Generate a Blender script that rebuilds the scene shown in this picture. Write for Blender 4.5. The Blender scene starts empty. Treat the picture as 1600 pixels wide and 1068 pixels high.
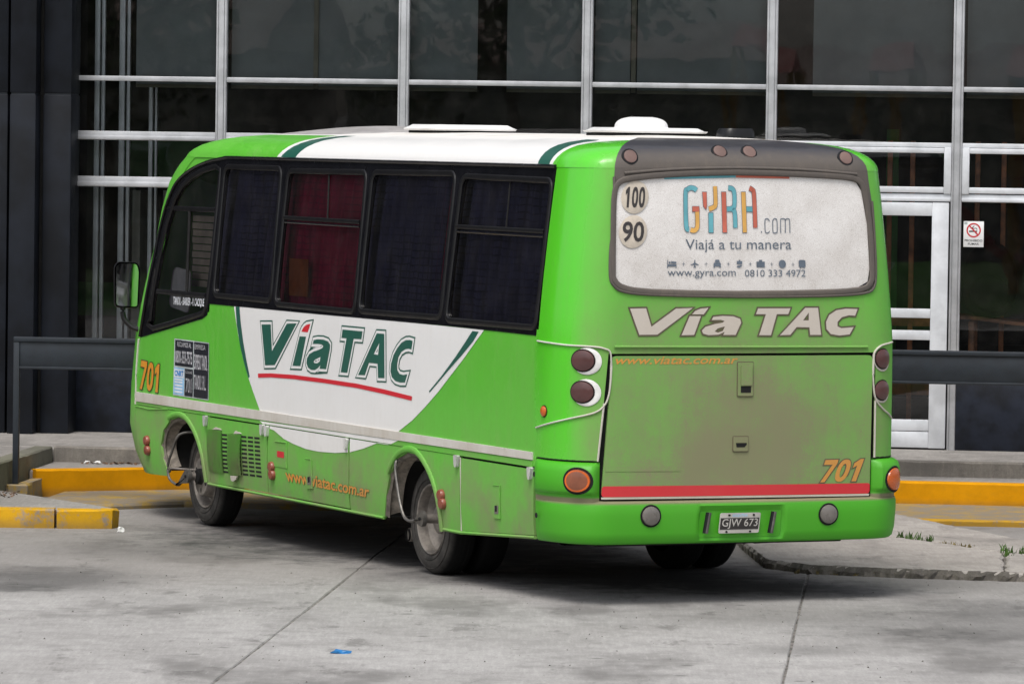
import bpy, bmesh, math, random
from mathutils import Vector, Matrix
from mathutils.geometry import tessellate_polygon
random.seed(7)
scene = bpy.context.scene
COL = scene.collection
R = math.radians

# ---------------------------------------------------------------- camera
cam_d = bpy.data.cameras.new('camera'); cam = bpy.data.objects.new('camera', cam_d); COL.objects.link(cam)
scene.camera = cam
cam_d.sensor_width = 36.0; cam_d.lens = 7800/1600*36.0
cam_d.clip_start = 0.5; cam_d.clip_end = 2000.0
CAMH = 2.9887; _p = .04113; _r = .014345
_R = Vector((1,0,0)); _U = Vector((0,math.sin(_p),math.cos(_p))); _F = Vector((0,math.cos(_p),-math.sin(_p)))
_x = _R*math.cos(_r)+_U*math.sin(_r); _y = _U*math.cos(_r)-_R*math.sin(_r); _z = -_F
cam.matrix_world = Matrix(((_x.x,_y.x,_z.x,0),(_x.y,_y.y,_z.y,0),(_x.z,_y.z,_z.z,CAMH),(0,0,0,1)))

# ---------------------------------------------------------------- world, sun, exposure
SUN_EL, SUN_AZ = 62.0, 200.0          # azimuth measured clockwise from +Y (north)
world = bpy.data.worlds.new('World'); scene.world = world; world.use_nodes = True
wn = world.node_tree; wn.nodes.clear()
sky = wn.nodes.new('ShaderNodeTexSky'); sky.sky_type = 'NISHITA'; sky.sun_disc = False
sky.sun_elevation = R(SUN_EL); sky.sun_rotation = R(SUN_AZ); sky.dust_density = 4.0; sky.air_density = 1.0
hs = wn.nodes.new('ShaderNodeHueSaturation'); hs.inputs['Saturation'].default_value = .35
bg = wn.nodes.new('ShaderNodeBackground'); bg.inputs['Strength'].default_value = .13
wo = wn.nodes.new('ShaderNodeOutputWorld')
wn.links.new(sky.outputs[0], hs.inputs['Color']); wn.links.new(hs.outputs[0], bg.inputs[0]); wn.links.new(bg.outputs[0], wo.inputs[0])
sun_d = bpy.data.lights.new('sun','SUN'); sun = bpy.data.objects.new('sun', sun_d); COL.objects.link(sun)
sun_d.energy = 1.3; sun_d.angle = R(25); sun_d.color = (1.0,.965,.91)
_sd = Vector((math.sin(R(SUN_AZ))*math.cos(R(SUN_EL)), math.cos(R(SUN_AZ))*math.cos(R(SUN_EL)), math.sin(R(SUN_EL))))
sun.rotation_euler = _sd.to_track_quat('Z','Y').to_euler()
vs = scene.view_settings; vs.view_transform = 'Standard'; vs.look = 'None'; vs.gamma = 1.0; vs.use_curve_mapping = False
vs.exposure = 0.49
scene.cycles.use_denoising = True
scene.cycles.max_bounces = 6; scene.cycles.diffuse_bounces = 3; scene.cycles.glossy_bounces = 3; scene.cycles.transparent_max_bounces = 12

# ---------------------------------------------------------------- helpers
def new_obj(name, me, parent=None, mat=None):
    o = bpy.data.objects.new(name, me); COL.objects.link(o)
    if parent is not None: o.parent = parent
    if mat is not None and me is not None:
        for m in (mat if isinstance(mat,(list,tuple)) else [mat]): me.materials.append(m)
    return o
def empty(name, loc=(0,0,0), rz=0., parent=None):
    o = bpy.data.objects.new(name, None); COL.objects.link(o); o.location = loc; o.rotation_euler = (0,0,rz)
    o.empty_display_size = .2
    if parent is not None: o.parent = parent
    return o
def tag(o, label=None, cat=None, group=None, kind=None):
    if label: o['label'] = label
    if cat: o['category'] = cat
    if group: o['group'] = group
    if kind: o['kind'] = kind
    return o
def finish(bm, name, mat=None, parent=None, smooth=True, ang=35, recalc=False):
    if recalc: bmesh.ops.recalc_face_normals(bm, faces=bm.faces[:])
    me = bpy.data.meshes.new(name); bm.to_mesh(me); bm.free()
    if smooth:
        me.polygons.foreach_set('use_smooth', [True]*len(me.polygons))
        me.set_sharp_from_angle(angle=R(ang))
    return new_obj(name, me, parent, mat)
def add_box(bm, c, s, bev=0., mi=0, rot=None):
    r = bmesh.ops.create_cube(bm, size=1.0); vsx = r['verts']
    for v in vsx: v.co = Vector((v.co.x*s[0], v.co.y*s[1], v.co.z*s[2]))
    fs = set(f for v in vsx for f in v.link_faces)
    if bev > 0:
        es = list(set(e for v in vsx for e in v.link_edges))
        rr = bmesh.ops.bevel(bm, geom=es, offset=bev, segments=2, affect='EDGES', profile=.5)
        vsx = list(set(v for f in rr['faces'] for v in f.verts) | set(v for v in vsx if v.is_valid))
        fs = set(f for v in vsx for f in v.link_faces)
    for f in fs: f.material_index = mi
    for v in vsx:
        if rot is not None: v.co = rot @ v.co
        v.co += Vector(c)
    return vsx
def box(name, lo, hi, mat, parent=None, bev=.004):
    bm = bmesh.new(); lo = Vector(lo); hi = Vector(hi)
    add_box(bm, (lo+hi)/2, hi-lo, bev)
    return finish(bm, name, mat, parent)
def add_tube(bm, pts, r, seg=8, closed=False, rz=None, mi=0, up=Vector((0,0,1)), caps=True):
    """tube along pts; r = half width; rz = half height along the second axis"""
    pts = [Vector(p) for p in pts]; n = len(pts); rings = []
    for i,p in enumerate(pts):
        a = pts[(i-1)%n] if (closed or i>0) else p; b = pts[(i+1)%n] if (closed or i<n-1) else p
        t = (b-a).normalized()
        s = t.cross(up)
        if s.length < 1e-4: s = t.cross(Vector((1,0,0)))
        s.normalize(); w = s.cross(t).normalized()
        ra = r[i] if isinstance(r,(list,tuple)) else r; rb = ra if rz is None else rz
        rings.append([bm.verts.new(p + s*math.cos(k*2*math.pi/seg)*ra + w*math.sin(k*2*math.pi/seg)*rb) for k in range(seg)])
    m = n if closed else n-1
    for i in range(m):
        A, B = rings[i], rings[(i+1)%n]
        for k in range(seg):
            f = bm.faces.new((A[k],A[(k+1)%seg],B[(k+1)%seg],B[k])); f.material_index = mi
    if not closed and caps:
        for g in (rings[0], rings[-1]):
            try: f = bm.faces.new(g); f.material_index = mi
            except ValueError: pass
def tube(name, pts, r, mat, parent=None, seg=8, closed=False, rz=None, up=Vector((0,0,1))):
    bm = bmesh.new(); add_tube(bm, pts, r, seg, closed, rz, 0, up)
    return finish(bm, name, mat, parent, recalc=True)
def add_lathe(bm, prof, origin, axis, seg=40, mi=0, mis=None):
    """prof = [(along axis, radius)]"""
    axis = Vector(axis).normalized(); o = Vector(origin)
    s = axis.orthogonal().normalized(); w = axis.cross(s); rings = []
    for (h,r) in prof:
        if r < 1e-5: rings.append([bm.verts.new(o+axis*h)])
        else: rings.append([bm.verts.new(o+axis*h+(s*math.cos(2*math.pi*k/seg)+w*math.sin(2*math.pi*k/seg))*r) for k in range(seg)])
    for i in range(len(rings)-1):
        A,B = rings[i],rings[i+1]; m_ = mis[i] if mis else mi
        for k in range(seg):
            k2=(k+1)%seg
            if len(A)==1 and len(B)==1: continue
            if len(A)==1: f = bm.faces.new((A[0],B[k],B[k2]))
            elif len(B)==1: f = bm.faces.new((A[k],B[0],A[k2]))
            else: f = bm.faces.new((A[k],B[k],B[k2],A[k2]))
            f.material_index = m_
def lathe(name, prof, origin, axis, mat, parent=None, seg=40, ang=35):
    bm = bmesh.new(); add_lathe(bm, prof, origin, axis, seg)
    return finish(bm, name, mat, parent, ang=ang, recalc=True)
def cut(bm, axis, lo, hi, step):
    v = Vector((0,0,0)); v[axis] = 1.0
    k = math.ceil(lo/step)*step
    while k < hi:
        c = Vector((0,0,0)); c[axis] = k
        bmesh.ops.bisect_plane(bm, geom=bm.verts[:]+bm.edges[:]+bm.faces[:], dist=1e-6, plane_co=c, plane_no=v)
        k += step
def flat_loops(bm, loops, mi=0, z=0.):
    """fill an outline with holes as triangles"""
    vecs = [[Vector((p[0],p[1],0)) for p in l] for l in loops]
    flat = [p for l in vecs for p in l]
    bv = [bm.verts.new((p.x,p.y,z)) for p in flat]
    for t in tessellate_polygon(vecs):
        if len(set(t)) == 3:
            try: f = bm.faces.new([bv[i] for i in t]); f.material_index = mi
            except ValueError: pass
def map_bm(bm, fmap, off=0., thick=0., du=None, dv=None, clip=None):
    bm.normal_update()
    if clip:
        for (ax, val, sg) in clip:
            c = Vector((0,0,0)); c[ax] = val; n = Vector((0,0,0)); n[ax] = sg
            bmesh.ops.bisect_plane(bm, geom=bm.verts[:]+bm.edges[:]+bm.faces[:], dist=1e-6, plane_co=c, plane_no=n, clear_outer=True)
    xs = [v.co.x for v in bm.verts]; ys = [v.co.y for v in bm.verts]
    if not xs: return
    if du: cut(bm, 0, min(xs), max(xs), du)
    if dv: cut(bm, 1, min(ys), max(ys), dv)
    for f in bm.faces:
        if f.normal.z < 0: f.normal_flip()
    if thick > 0:
        be = [e for e in bm.edges if e.is_boundary]
        mp = {}
        for e in be:
            for v in e.verts:
                if v not in mp: mp[v] = bm.verts.new((v.co.x, v.co.y, v.co.z-thick))
        for e in be:
            a,b = e.verts; lf = e.link_faces[0]
            for l in lf.loops:
                if l.edge == e: a = l.vert; b = l.link_loop_next.vert
            f = bm.faces.new((b,a,mp[a],mp[b])); f.material_index = lf.material_index
    for v in bm.verts: v.co = Vector(fmap(v.co.x, v.co.y, off+v.co.z))
    # outward check
    bm.normal_update()
def panel(name, loops, fmap, mat, parent, off=0., thick=0., du=None, dv=None, clip=None, flip=False, ang=35):
    bm = bmesh.new(); flat_loops(bm, loops); map_bm(bm, fmap, off, thick, du, dv, clip)
    if flip: bmesh.ops.reverse_faces(bm, faces=bm.faces[:])
    return finish(bm, name, mat, parent, ang=ang)
def offset_poly(pts, d, lim=2.2):
    n = len(pts); A = sum(pts[i][0]*pts[(i+1)%n][1]-pts[(i+1)%n][0]*pts[i][1] for i in range(n))
    sg = 1 if A > 0 else -1; out = []
    for i in range(n):
        p0,p1,p2 = Vector(pts[i-1]),Vector(pts[i]),Vector(pts[(i+1)%n])
        e1=(p1-p0); e2=(p2-p1)
        if e1.length<1e-7 or e2.length<1e-7: out.append(tuple(p1)); continue
        e1.normalize(); e2.normalize()
        n1=Vector((e1.y,-e1.x))*sg; n2=Vector((e2.y,-e2.x))*sg
        b=n1+n2
        if b.length<1e-4: b=n1.copy()
        b.normalize(); k=min(lim,1/max(.2,b.dot(n1)))
        q=p1+b*d*k; out.append((q.x,q.y))
    return out
def round_poly(pts, r, seg=5):
    out=[]; n=len(pts)
    for i in range(n):
        p0,p1,p2 = Vector(pts[i-1]),Vector(pts[i]),Vector(pts[(i+1)%n])
        a=(p0-p1); b=(p2-p1); rr=min(r,a.length*.45,b.length*.45)
        A=p1+a.normalized()*rr; B=p1+b.normalized()*rr
        for k in range(seg+1):
            t=k/seg; q=A*(1-t)**2+p1*2*t*(1-t)+B*t*t; out.append((q.x,q.y))
    return out
def stroke_poly(path, w):
    """ribbon polygon of width w round an open path"""
    P=[Vector(p) for p in path]; L=[];Rr=[]
    for i,p in enumerate(P):
        t=(P[min(i+1,len(P)-1)]-P[max(i-1,0)]).normalized(); n=Vector((-t.y,t.x))*w/2
        L.append(tuple(p+n)); Rr.append(tuple(p-n))
    return L+Rr[::-1]
def stroke_strip(bm, path, w, mi=0, z=0.):
    P=[Vector(p) for p in path]; prev=None
    for i,p in enumerate(P):
        t=(P[min(i+1,len(P)-1)]-P[max(i-1,0)]).normalized(); n=Vector((-t.y,t.x))*w/2
        cur=(bm.verts.new((p.x+n.x,p.y+n.y,z)),bm.verts.new((p.x-n.x,p.y-n.y,z)))
        if prev: f=bm.faces.new((prev[0],prev[1],cur[1],cur[0])); f.material_index=mi
        prev=cur
def smooth_path(path, k=4):
    P=[Vector(p) for p in path]; out=[]
    for i in range(len(P)-1):
        p0=P[max(i-1,0)];p1=P[i];p2=P[i+1];p3=P[min(i+2,len(P)-1)]
        for j in range(k):
            t=j/k
            out.append(.5*((2*p1)+(p2-p0)*t+(2*p0-5*p1+4*p2-p3)*t*t+(3*p1-p0-3*p2+p3)*t**3))
    out.append(P[-1]); return [tuple(q) for q in out]
_txt_cache={}
def text_bm(bm, s, quad, mi=0, z=0., bold=0., vpad=None):
    """filled lettering fitted into quad (bl, br, tr, tl)"""
    key=(s,bold)
    if key not in _txt_cache:
        cu=bpy.data.curves.new('t','FONT'); cu.body=s; cu.fill_mode='FRONT'; cu.offset=bold; cu.resolution_u=3
        ob=bpy.data.objects.new('t',cu); me=bpy.data.meshes.new_from_object(ob)
        vs_=[(v.co.x,v.co.y) for v in me.vertices]; fs_=[tuple(p.vertices) for p in me.polygons]
        x0=min(v[0] for v in vs_);x1=max(v[0] for v in vs_);y0=min(v[1] for v in vs_);y1=max(v[1] for v in vs_)
        _txt_cache[key]=([((a-x0)/(x1-x0),(b-y0)/(y1-y0)) for a,b in vs_],fs_)
        bpy.data.objects.remove(ob); bpy.data.curves.remove(cu); bpy.data.meshes.remove(me)
    V,F=_txt_cache[key]; q=[Vector(p) for p in quad]; bv=[]
    for a,b in V:
        p=q[0]*(1-a)*(1-b)+q[1]*a*(1-b)+q[2]*a*b+q[3]*(1-a)*b
        bv.append(bm.verts.new((p.x,p.y,z)))
    for f in F:
        try: g=bm.faces.new([bv[i] for i in f]); g.material_index=mi
        except ValueError: pass
GLY={'7':[[(0,1),(1,1),(1,.80),(.50,0),(.17,0),(.66,.78),(0,.78)]],
 '1':[[(.34,0),(.70,0),(.70,1),(.44,1),(.06,.82),(.06,.60),(.34,.71)]],
 '0':[[(.5+.5*math.copysign(abs(math.cos(k*math.pi/14))**.8,math.cos(k*math.pi/14)),.5+.5*math.copysign(abs(math.sin(k*math.pi/14))**.9,math.sin(k*math.pi/14))) for k in range(28)],
      [(.5+.19*math.cos(k*math.pi/12),.5+.31*math.sin(k*math.pi/12)) for k in range(24)]]}
def digits_bm(bm, s, quad, mi=0, z=0., grow=0.):
    q=[Vector(p) for p in quad]; n=len(s); w=1./n
    for i,ch in enumerate(s):
        loops=[]
        for j,l in enumerate(GLY[ch]):
            L=[]
            for x,y in l:
                u=(i+.06+.88*x)*w; p=q[0]*(1-u)*(1-y)+q[1]*u*(1-y)+q[2]*u*y+q[3]*(1-u)*y; L.append((p.x,p.y))
            loops.append(offset_poly(L,grow if j==0 else -grow) if grow else L)
        flat_loops(bm,loops,mi,z)
def circ(c, r, n=28, ry=None):
    return [(c[0]+r*math.cos(2*math.pi*k/n), c[1]+(ry or r)*math.sin(2*math.pi*k/n)) for k in range(n)]

# ---------------------------------------------------------------- materials
def S(r,g,b):
    f=lambda c:(c/255/12.92 if c/255<=.04045 else ((c/255+.055)/1.055)**2.4)
    return (f(r),f(g),f(b),1.)
def node_mat(name):
    m=bpy.data.materials.new(name); m.use_nodes=True; nt=m.node_tree; nt.nodes.clear()
    out=nt.nodes.new('ShaderNodeOutputMaterial'); b=nt.nodes.new('ShaderNodeBsdfPrincipled')
    nt.links.new(b.outputs[0],out.inputs[0]); return m,nt,b,out
def N(nt,t,**kw):
    n=nt.nodes.new(t)
    for k,v in kw.items():
        if k in n.inputs: n.inputs[k].default_value=v
        else: setattr(n,k,v)
    return n
def noise(nt,co,scale,detail=5.,rough=.6,vec=None):
    n=N(nt,'ShaderNodeTexNoise',Scale=scale,Detail=detail,Roughness=rough)
    src=co
    if vec is not None:
        mp=N(nt,'ShaderNodeMapping'); mp.inputs['Scale'].default_value=vec; nt.links.new(co,mp.inputs[0]); src=mp.outputs[0]
    nt.links.new(src,n.inputs['Vector']); return n.outputs['Fac']
def ramp(nt,fac,lo,hi,a=0.,b=1.):
    n=N(nt,'ShaderNodeMapRange'); n.inputs[1].default_value=lo; n.inputs[2].default_value=hi; n.inputs[3].default_value=a; n.inputs[4].default_value=b
    n.interpolation_type='SMOOTHSTEP'; nt.links.new(fac,n.inputs[0]); return n.outputs[0]
def mixc(nt,fac,a,b,mode='MIX'):
    n=N(nt,'ShaderNodeMix',data_type='RGBA',blend_type=mode)
    for s_,v in ((0,fac),(6,a),(7,b)):
        if hasattr(v,'links') or hasattr(v,'is_linked'): nt.links.new(v,n.inputs[s_])
        else: n.inputs[s_].default_value=v
    return n.outputs[2]
def mth(nt,op,a,b=0.):
    n=N(nt,'ShaderNodeMath',operation=op)
    for i,v in enumerate((a,b)):
        if hasattr(v,'is_linked'): nt.links.new(v,n.inputs[i])
        else: n.inputs[i].default_value=v
    return n.outputs[0]
def coords(nt):
    tc=N(nt,'ShaderNodeTexCoord'); return tc.outputs['Object']
def bump(nt,b,h,strength=.3,dist=.01):
    n=N(nt,'ShaderNodeBump',Strength=strength,Distance=dist); nt.links.new(h,n.inputs['Height']); nt.links.new(n.outputs[0],b.inputs['Normal'])
def plain(name,col,rough=.5,metal=0.,coat=0.,var=.12,scale=6.,bumpk=0.,spec=.5):
    m,nt,b,_=node_mat(name); co=coords(nt); b.inputs['Specular IOR Level'].default_value=spec
    n1=noise(nt,co,scale); d=tuple(c*(1-var*2) for c in col[:3])+(1,); l=tuple(min(1,c*(1+var)) for c in col[:3])+(1,)
    nt.links.new(mixc(nt,ramp(nt,n1,.3,.7),d,l),b.inputs['Base Color'])
    nt.links.new(ramp(nt,noise(nt,co,scale*2.3),.2,.8,max(.02,rough-.08),min(1,rough+.1)),b.inputs['Roughness'])
    b.inputs['Metallic'].default_value=metal; b.inputs['Coat Weight'].default_value=coat
    if bumpk: bump(nt,b,noise(nt,co,scale*8),bumpk,.004)
    return m
DUST=(.225,.185,.122,1)
def bus_paint(name,col,rough=.3,coat=.35,dust=1.,dustcol=DUST,topdirt=0.,ledge=0.):
    """vehicle paint with road dust: low on the skirts, and a brown film over the tail"""
    m,nt,b,_=node_mat(name); co=coords(nt); sx=N(nt,'ShaderNodeSeparateXYZ'); nt.links.new(co,sx.inputs[0]); X,Y,Z=sx.outputs
    n1=noise(nt,co,2.2,4,.65); n2=noise(nt,co,14.,4,.7); n3=noise(nt,co,3.,2,.6,(7,7,.6))
    low=ramp(nt,Z,1.20,.50); low=mth(nt,'MULTIPLY',low,ramp(nt,n1,.25,.75,.25,.75))
    rearm=ramp(nt,Y,.22,.06)
    ex=mth(nt,'POWER',mth(nt,'ABSOLUTE',mth(nt,'DIVIDE',mth(nt,'SUBTRACT',X,.0),1.22)),2.); ez=mth(nt,'POWER',mth(nt,'DIVIDE',mth(nt,'SUBTRACT',Z,1.25),.80),2.)
    el=ramp(nt,mth(nt,'ADD',ex,ez),1.5,.0); el=mth(nt,'MULTIPLY',el,ramp(nt,n1,.2,.75,.62,1.0))
    hot=mth(nt,'ADD',mth(nt,'POWER',mth(nt,'DIVIDE',mth(nt,'SUBTRACT',X,.0),.55),2.),mth(nt,'POWER',mth(nt,'DIVIDE',mth(nt,'SUBTRACT',Z,1.15),.38),2.))
    hot=mth(nt,'MULTIPLY',ramp(nt,hot,1.4,0.),.22)
    band=mth(nt,'MULTIPLY',ramp(nt,Z,1.75,2.2),.35)
    film=mth(nt,'MULTIPLY',ramp(nt,Z,2.15,1.75,.16,.40),ramp(nt,n1,.25,.75,.8,1.15)); film=mth(nt,'MULTIPLY',film,ramp(nt,Z,.60,.72))
    rear=mth(nt,'MULTIPLY',rearm,mth(nt,'ADD',mth(nt,'ADD',film,mth(nt,'MULTIPLY',el,.34)),mth(nt,'ADD',mth(nt,'MULTIPLY',band,.5),hot)))
    streak=mth(nt,'MULTIPLY',ramp(nt,n3,.45,.75),.06)
    tot=mth(nt,'ADD',mth(nt,'ADD',mth(nt,'MULTIPLY',low,.80),rear),mth(nt,'ADD',streak,mth(nt,'MULTIPLY',ramp(nt,n2,.45,.8),.07)))
    sidem=mth(nt,'MULTIPLY',ramp(nt,Y,.50,.62),ramp(nt,n1,.25,.75,.13,.24)); tot=mth(nt,'ADD',tot,sidem)  # side film: dust that also paints in the pale sky sheen
    grain=noise(nt,co,160.,2,.7); tot=mth(nt,'MULTIPLY',tot,ramp(nt,grain,.3,.7,.86,1.14))
    if ledge: tot=mth(nt,'ADD',tot,mth(nt,'MULTIPLY',mth(nt,'MULTIPLY',ramp(nt,Z,.645,.668),ramp(nt,Z,.705,.685)),ledge/max(.01,dust)))
    if topdirt:
        td=mth(nt,'MULTIPLY',ramp(nt,Z,2.955,3.0),ramp(nt,n1,.3,.7,topdirt*.4,topdirt)); tot=mth(nt,'ADD',tot,td)
    tot=mth(nt,'MINIMUM',mth(nt,'MULTIPLY',tot,dust),.92)
    nt.links.new(mixc(nt,tot,col,dustcol),b.inputs['Base Color'])
    nt.links.new(ramp(nt,tot,0.,.5,rough,.8),b.inputs['Roughness'])
    nt.links.new(ramp(nt,tot,0.,.4,coat,0.),b.inputs['Coat Weight']); b.inputs['Coat Roughness'].default_value=.12
    h=mth(nt,'ADD',mth(nt,'MULTIPLY',noise(nt,co,1.6,2,.5),1.),mth(nt,'MULTIPLY',n2,.04)); bump(nt,b,h,.32,.03)
    return m
M={}
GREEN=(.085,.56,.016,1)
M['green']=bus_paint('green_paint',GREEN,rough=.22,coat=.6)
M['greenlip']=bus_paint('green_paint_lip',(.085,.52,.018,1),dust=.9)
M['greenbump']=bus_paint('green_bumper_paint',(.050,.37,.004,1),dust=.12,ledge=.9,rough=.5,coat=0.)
M['bwhite']=bus_paint('white_paint',(.88,.88,.875,1),dust=.62,dustcol=(.42,.37,.30,1),topdirt=.75)
M['dkgreen']=bus_paint('dark_green_paint',(.003,.105,.075,1),dust=.35)
M['red']=bus_paint('red_vinyl',(.62,.010,.026,1),dust=.14,rough=.5,coat=0.)
M['orange']=bus_paint('orange_vinyl',(.78,.31,.012,1),dust=.55)
M['dkoutline']=bus_paint('dark_outline_vinyl',(.05,.045,.02,1),dust=.5)
M['cream']=bus_paint('cream_lettering',(.60,.55,.49,1),dust=.55,dustcol=(.40,.34,.27,1))
M['bead']=bus_paint('white_bead',(.62,.61,.55,1),dust=.7,dustcol=(.40,.34,.26,1))
M['podgrey']=plain('dirty_roof_paint',(.36,.345,.34,1),.6,var=.18,scale=3)
M['moulding']=bus_paint('white_moulding',(.70,.69,.66,1),dust=1.5,dustcol=(.40,.345,.27,1),rough=.4)
M['greybrown']=bus_paint('dusty_black_plastic',(.035,.035,.042,1),dust=1.25,dustcol=(.20,.165,.13,1),coat=.15,rough=.35)
M['black']=plain('black_trim',(.006,.006,.008,1),.2,spec=.4,var=.2)
M['rubber']=plain('black_rubber',(.008,.008,.009,1),.34,spec=.35)
M['gap']=plain('dark_gap',(.004,.004,.004,1),.9)
M['under']=plain('dark_underbody',(.012,.011,.010,1),.9)  # near-black colour for chassis, axles and wheel wells
M['navyvinyl']=plain('black_sticker',(.012,.014,.022,1),.35)
M['sticktext']=plain('grey_print',(.55,.55,.58,1),.5)
M['ltblue']=plain('light_blue_print',(.30,.55,.80,1),.5)
M['blue']=plain('blue_print',(.01,.22,.60,1),.5)
M['wprint']=plain('white_print',(.72,.74,.78,1),.5)
M['greyline']=plain('grey_line',(.45,.50,.50,1),.5)
M['teal']=plain('teal_print',(.13,.40,.46,1),.7,var=.08)
M['coral']=plain('coral_print',(.56,.14,.09,1),.7,var=.08)
M['amberp']=plain('mustard_print',(.72,.40,.10,1),.7,var=.08)
M['slate']=plain('slate_print',(.12,.15,.19,1),.7,var=.08)
M['charcoal']=plain('charcoal_print',(.045,.04,.04,1),.7)
M['rimsteel']=plain('dusty_wheel_steel',(.235,.21,.185,1),.6,metal=.2,var=.2,scale=14)
M['steel']=plain('dull_steel',(.15,.142,.13,1),.45,metal=.6,var=.15,scale=20)
M['chrome']=plain('worn_clip_metal',(.72,.72,.70,1),.35,metal=.3)
M['lens_red']=plain('dusty_red_lens',(.085,.028,.026,1),.35,coat=.5)
M['lens_amber']=plain('amber_lens',(.62,.115,.010,1),.25,coat=.6)
M['lens_amber_d']=plain('dusty_amber_lens',(.24,.075,.035,1),.4,coat=.3)
M['lens_side']=plain('dusty_side_lens',(.27,.07,.04,1),.45,coat=.3)
M['lens_top']=plain('dusty_top_lens',(.17,.105,.09,1),.5,coat=.2)
M['lens_clear']=plain('dusty_clear_lens',(.16,.145,.13,1),.3,coat=.4)
M['platewhite']=plain('plate_white',(.44,.42,.385,1),.5)
M['plateblack']=plain('plate_black',(.026,.022,.020,1),.5)
M['foam']=plain('grey_interior',(.05,.05,.055,1),.8)
M['orangeseat']=plain('orange_seat',(.55,.15,.02,1),.8)
M['mirrorrefl']=plain('pale_grey_mirror_reflection',(.42,.42,.42,1),.6)
M['tan']=plain('tan_blind',(.34,.29,.22,1),.7)
def tyre_mat():
    """black tread, road dust caught on the outer sidewall"""
    m,nt,b,_=node_mat('tyre_rubber'); co=coords(nt); n1=noise(nt,co,9.,4,.7); sx=N(nt,'ShaderNodeSeparateXYZ'); nt.links.new(co,sx.inputs[0])
    d=mth(nt,'MULTIPLY',ramp(nt,mth(nt,'ABSOLUTE',sx.outputs[0]),.05,.012),ramp(nt,n1,.25,.75,.35,1.))
    nt.links.new(mixc(nt,d,(.009,.009,.009,1),(.075,.070,.064,1)),b.inputs['Base Color']); b.inputs['Roughness'].default_value=.85; b.inputs['Specular IOR Level'].default_value=.25
    bump(nt,b,noise(nt,co,60.),.3,.004); return m
M['tyre']=tyre_mat()
def glass_mat(name,tint,refl=1.0,ior=1.5,rough=.01,wav=.0):
    m=bpy.data.materials.new(name); m.use_nodes=True; nt=m.node_tree; nt.nodes.clear()
    out=N(nt,'ShaderNodeOutputMaterial'); tr=N(nt,'ShaderNodeBsdfTransparent'); tr.inputs[0].default_value=tint
    gl=N(nt,'ShaderNodeBsdfGlossy'); gl.inputs['Roughness'].default_value=rough; gl.inputs[0].default_value=(refl,refl,refl,1)
    fr=N(nt,'ShaderNodeFresnel',IOR=ior); mx=N(nt,'ShaderNodeMixShader'); co=coords(nt)
    # faint dust film
    df=N(nt,'ShaderNodeBsdfDiffuse'); df.inputs[0].default_value=(.30,.28,.25,1); mx2=N(nt,'ShaderNodeMixShader')
    nt.links.new(ramp(nt,noise(nt,co,5.,6,.7),.35,.8,.004,.03),mx2.inputs[0])
    if wav:
        bp=N(nt,'ShaderNodeBump',Strength=wav,Distance=.02); nt.links.new(noise(nt,co,1.7,2,.4),bp.inputs['Height'])
        nt.links.new(bp.outputs[0],gl.inputs['Normal'])
    nt.links.new(fr.outputs[0],mx.inputs[0]); nt.links.new(tr.outputs[0],mx.inputs[1]); nt.links.new(gl.outputs[0],mx.inputs[2])
    nt.links.new(mx.outputs[0],mx2.inputs[1]); nt.links.new(df.outputs[0],mx2.inputs[2]); nt.links.new(mx2.outputs[0],out.inputs[0]); return m
M['busglass']=glass_mat('tinted_bus_glass',(.42,.42,.46,1),wav=.06)
M['cabglass']=glass_mat('cab_glass',(.70,.70,.72,1),wav=.06)
M['pane']=glass_mat('building_glass',(.80,.83,.84,1),1.,1.55,rough=.013,wav=.04)
M['mirror']=plain('mirror_glass',(.75,.75,.76,1),.03,metal=1.,var=.02)
M['mirror'].node_tree.nodes['Principled BSDF'].inputs['Roughness'].default_value=.03
def curtain_mat(name,a,b_):
    m,nt,b,_=node_mat(name); co=coords(nt)
    w1=N(nt,'ShaderNodeTexWave',Scale=6.5,Distortion=2.5); w1.bands_direction='Z'; nt.links.new(co,w1.inputs[0])
    w2=N(nt,'ShaderNodeTexWave',Scale=7.,Distortion=2.5); w2.bands_direction='Y'; nt.links.new(co,w2.inputs[0])
    g=mth(nt,'MULTIPLY',mth(nt,'MAXIMUM',ramp(nt,w1.outputs[1],.8,.98),mth(nt,'MULTIPLY',ramp(nt,w2.outputs[1],.7,.95),.7)),ramp(nt,noise(nt,co,2.2,3,.6),.35,.65,.15,.75))
    c=mixc(nt,ramp(nt,noise(nt,co,3.5,5,.6),.3,.7),a,tuple(x*1.5 for x in a[:3])+(1,))
    nt.links.new(mixc(nt,g,c,b_),b.inputs['Base Color']); b.inputs['Roughness'].default_value=.95; return m
M['navycurtain']=curtain_mat('navy_check_curtain',(.095,.092,.165,1),(.02,.02,.035,1))
M['redcurtain']=curtain_mat('crimson_curtain',(.46,.016,.075,1),(.22,.012,.06,1))
def vinyl_ad():
    m,nt,b,_=node_mat('dusty_white_perforated_vinyl'); co=coords(nt)
    v=N(nt,'ShaderNodeTexNoise',Scale=230.,Detail=2.); nt.links.new(co,v.inputs['Vector'])
    n1=noise(nt,co,3.,6,.65); sx=N(nt,'ShaderNodeSeparateXYZ'); nt.links.new(co,sx.inputs[0])
    d=mth(nt,'ADD',mth(nt,'MULTIPLY',ramp(nt,v.outputs[0],.42,.72),.5),mth(nt,'MULTIPLY',ramp(nt,n1,.3,.7),.30))
    d=mth(nt,'ADD',d,ramp(nt,sx.outputs[2],2.7,2.0,0.,.15))
    nt.links.new(mixc(nt,d,(.84,.82,.80,1),(.42,.375,.335,1)),b.inputs['Base Color']); b.inputs['Roughness'].default_value=.75; return m
M['vinyl']=vinyl_ad()
M['sticker']=plain('cream_round_sticker',(.60,.53,.44,1),.7,var=.05,scale=40)
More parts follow.
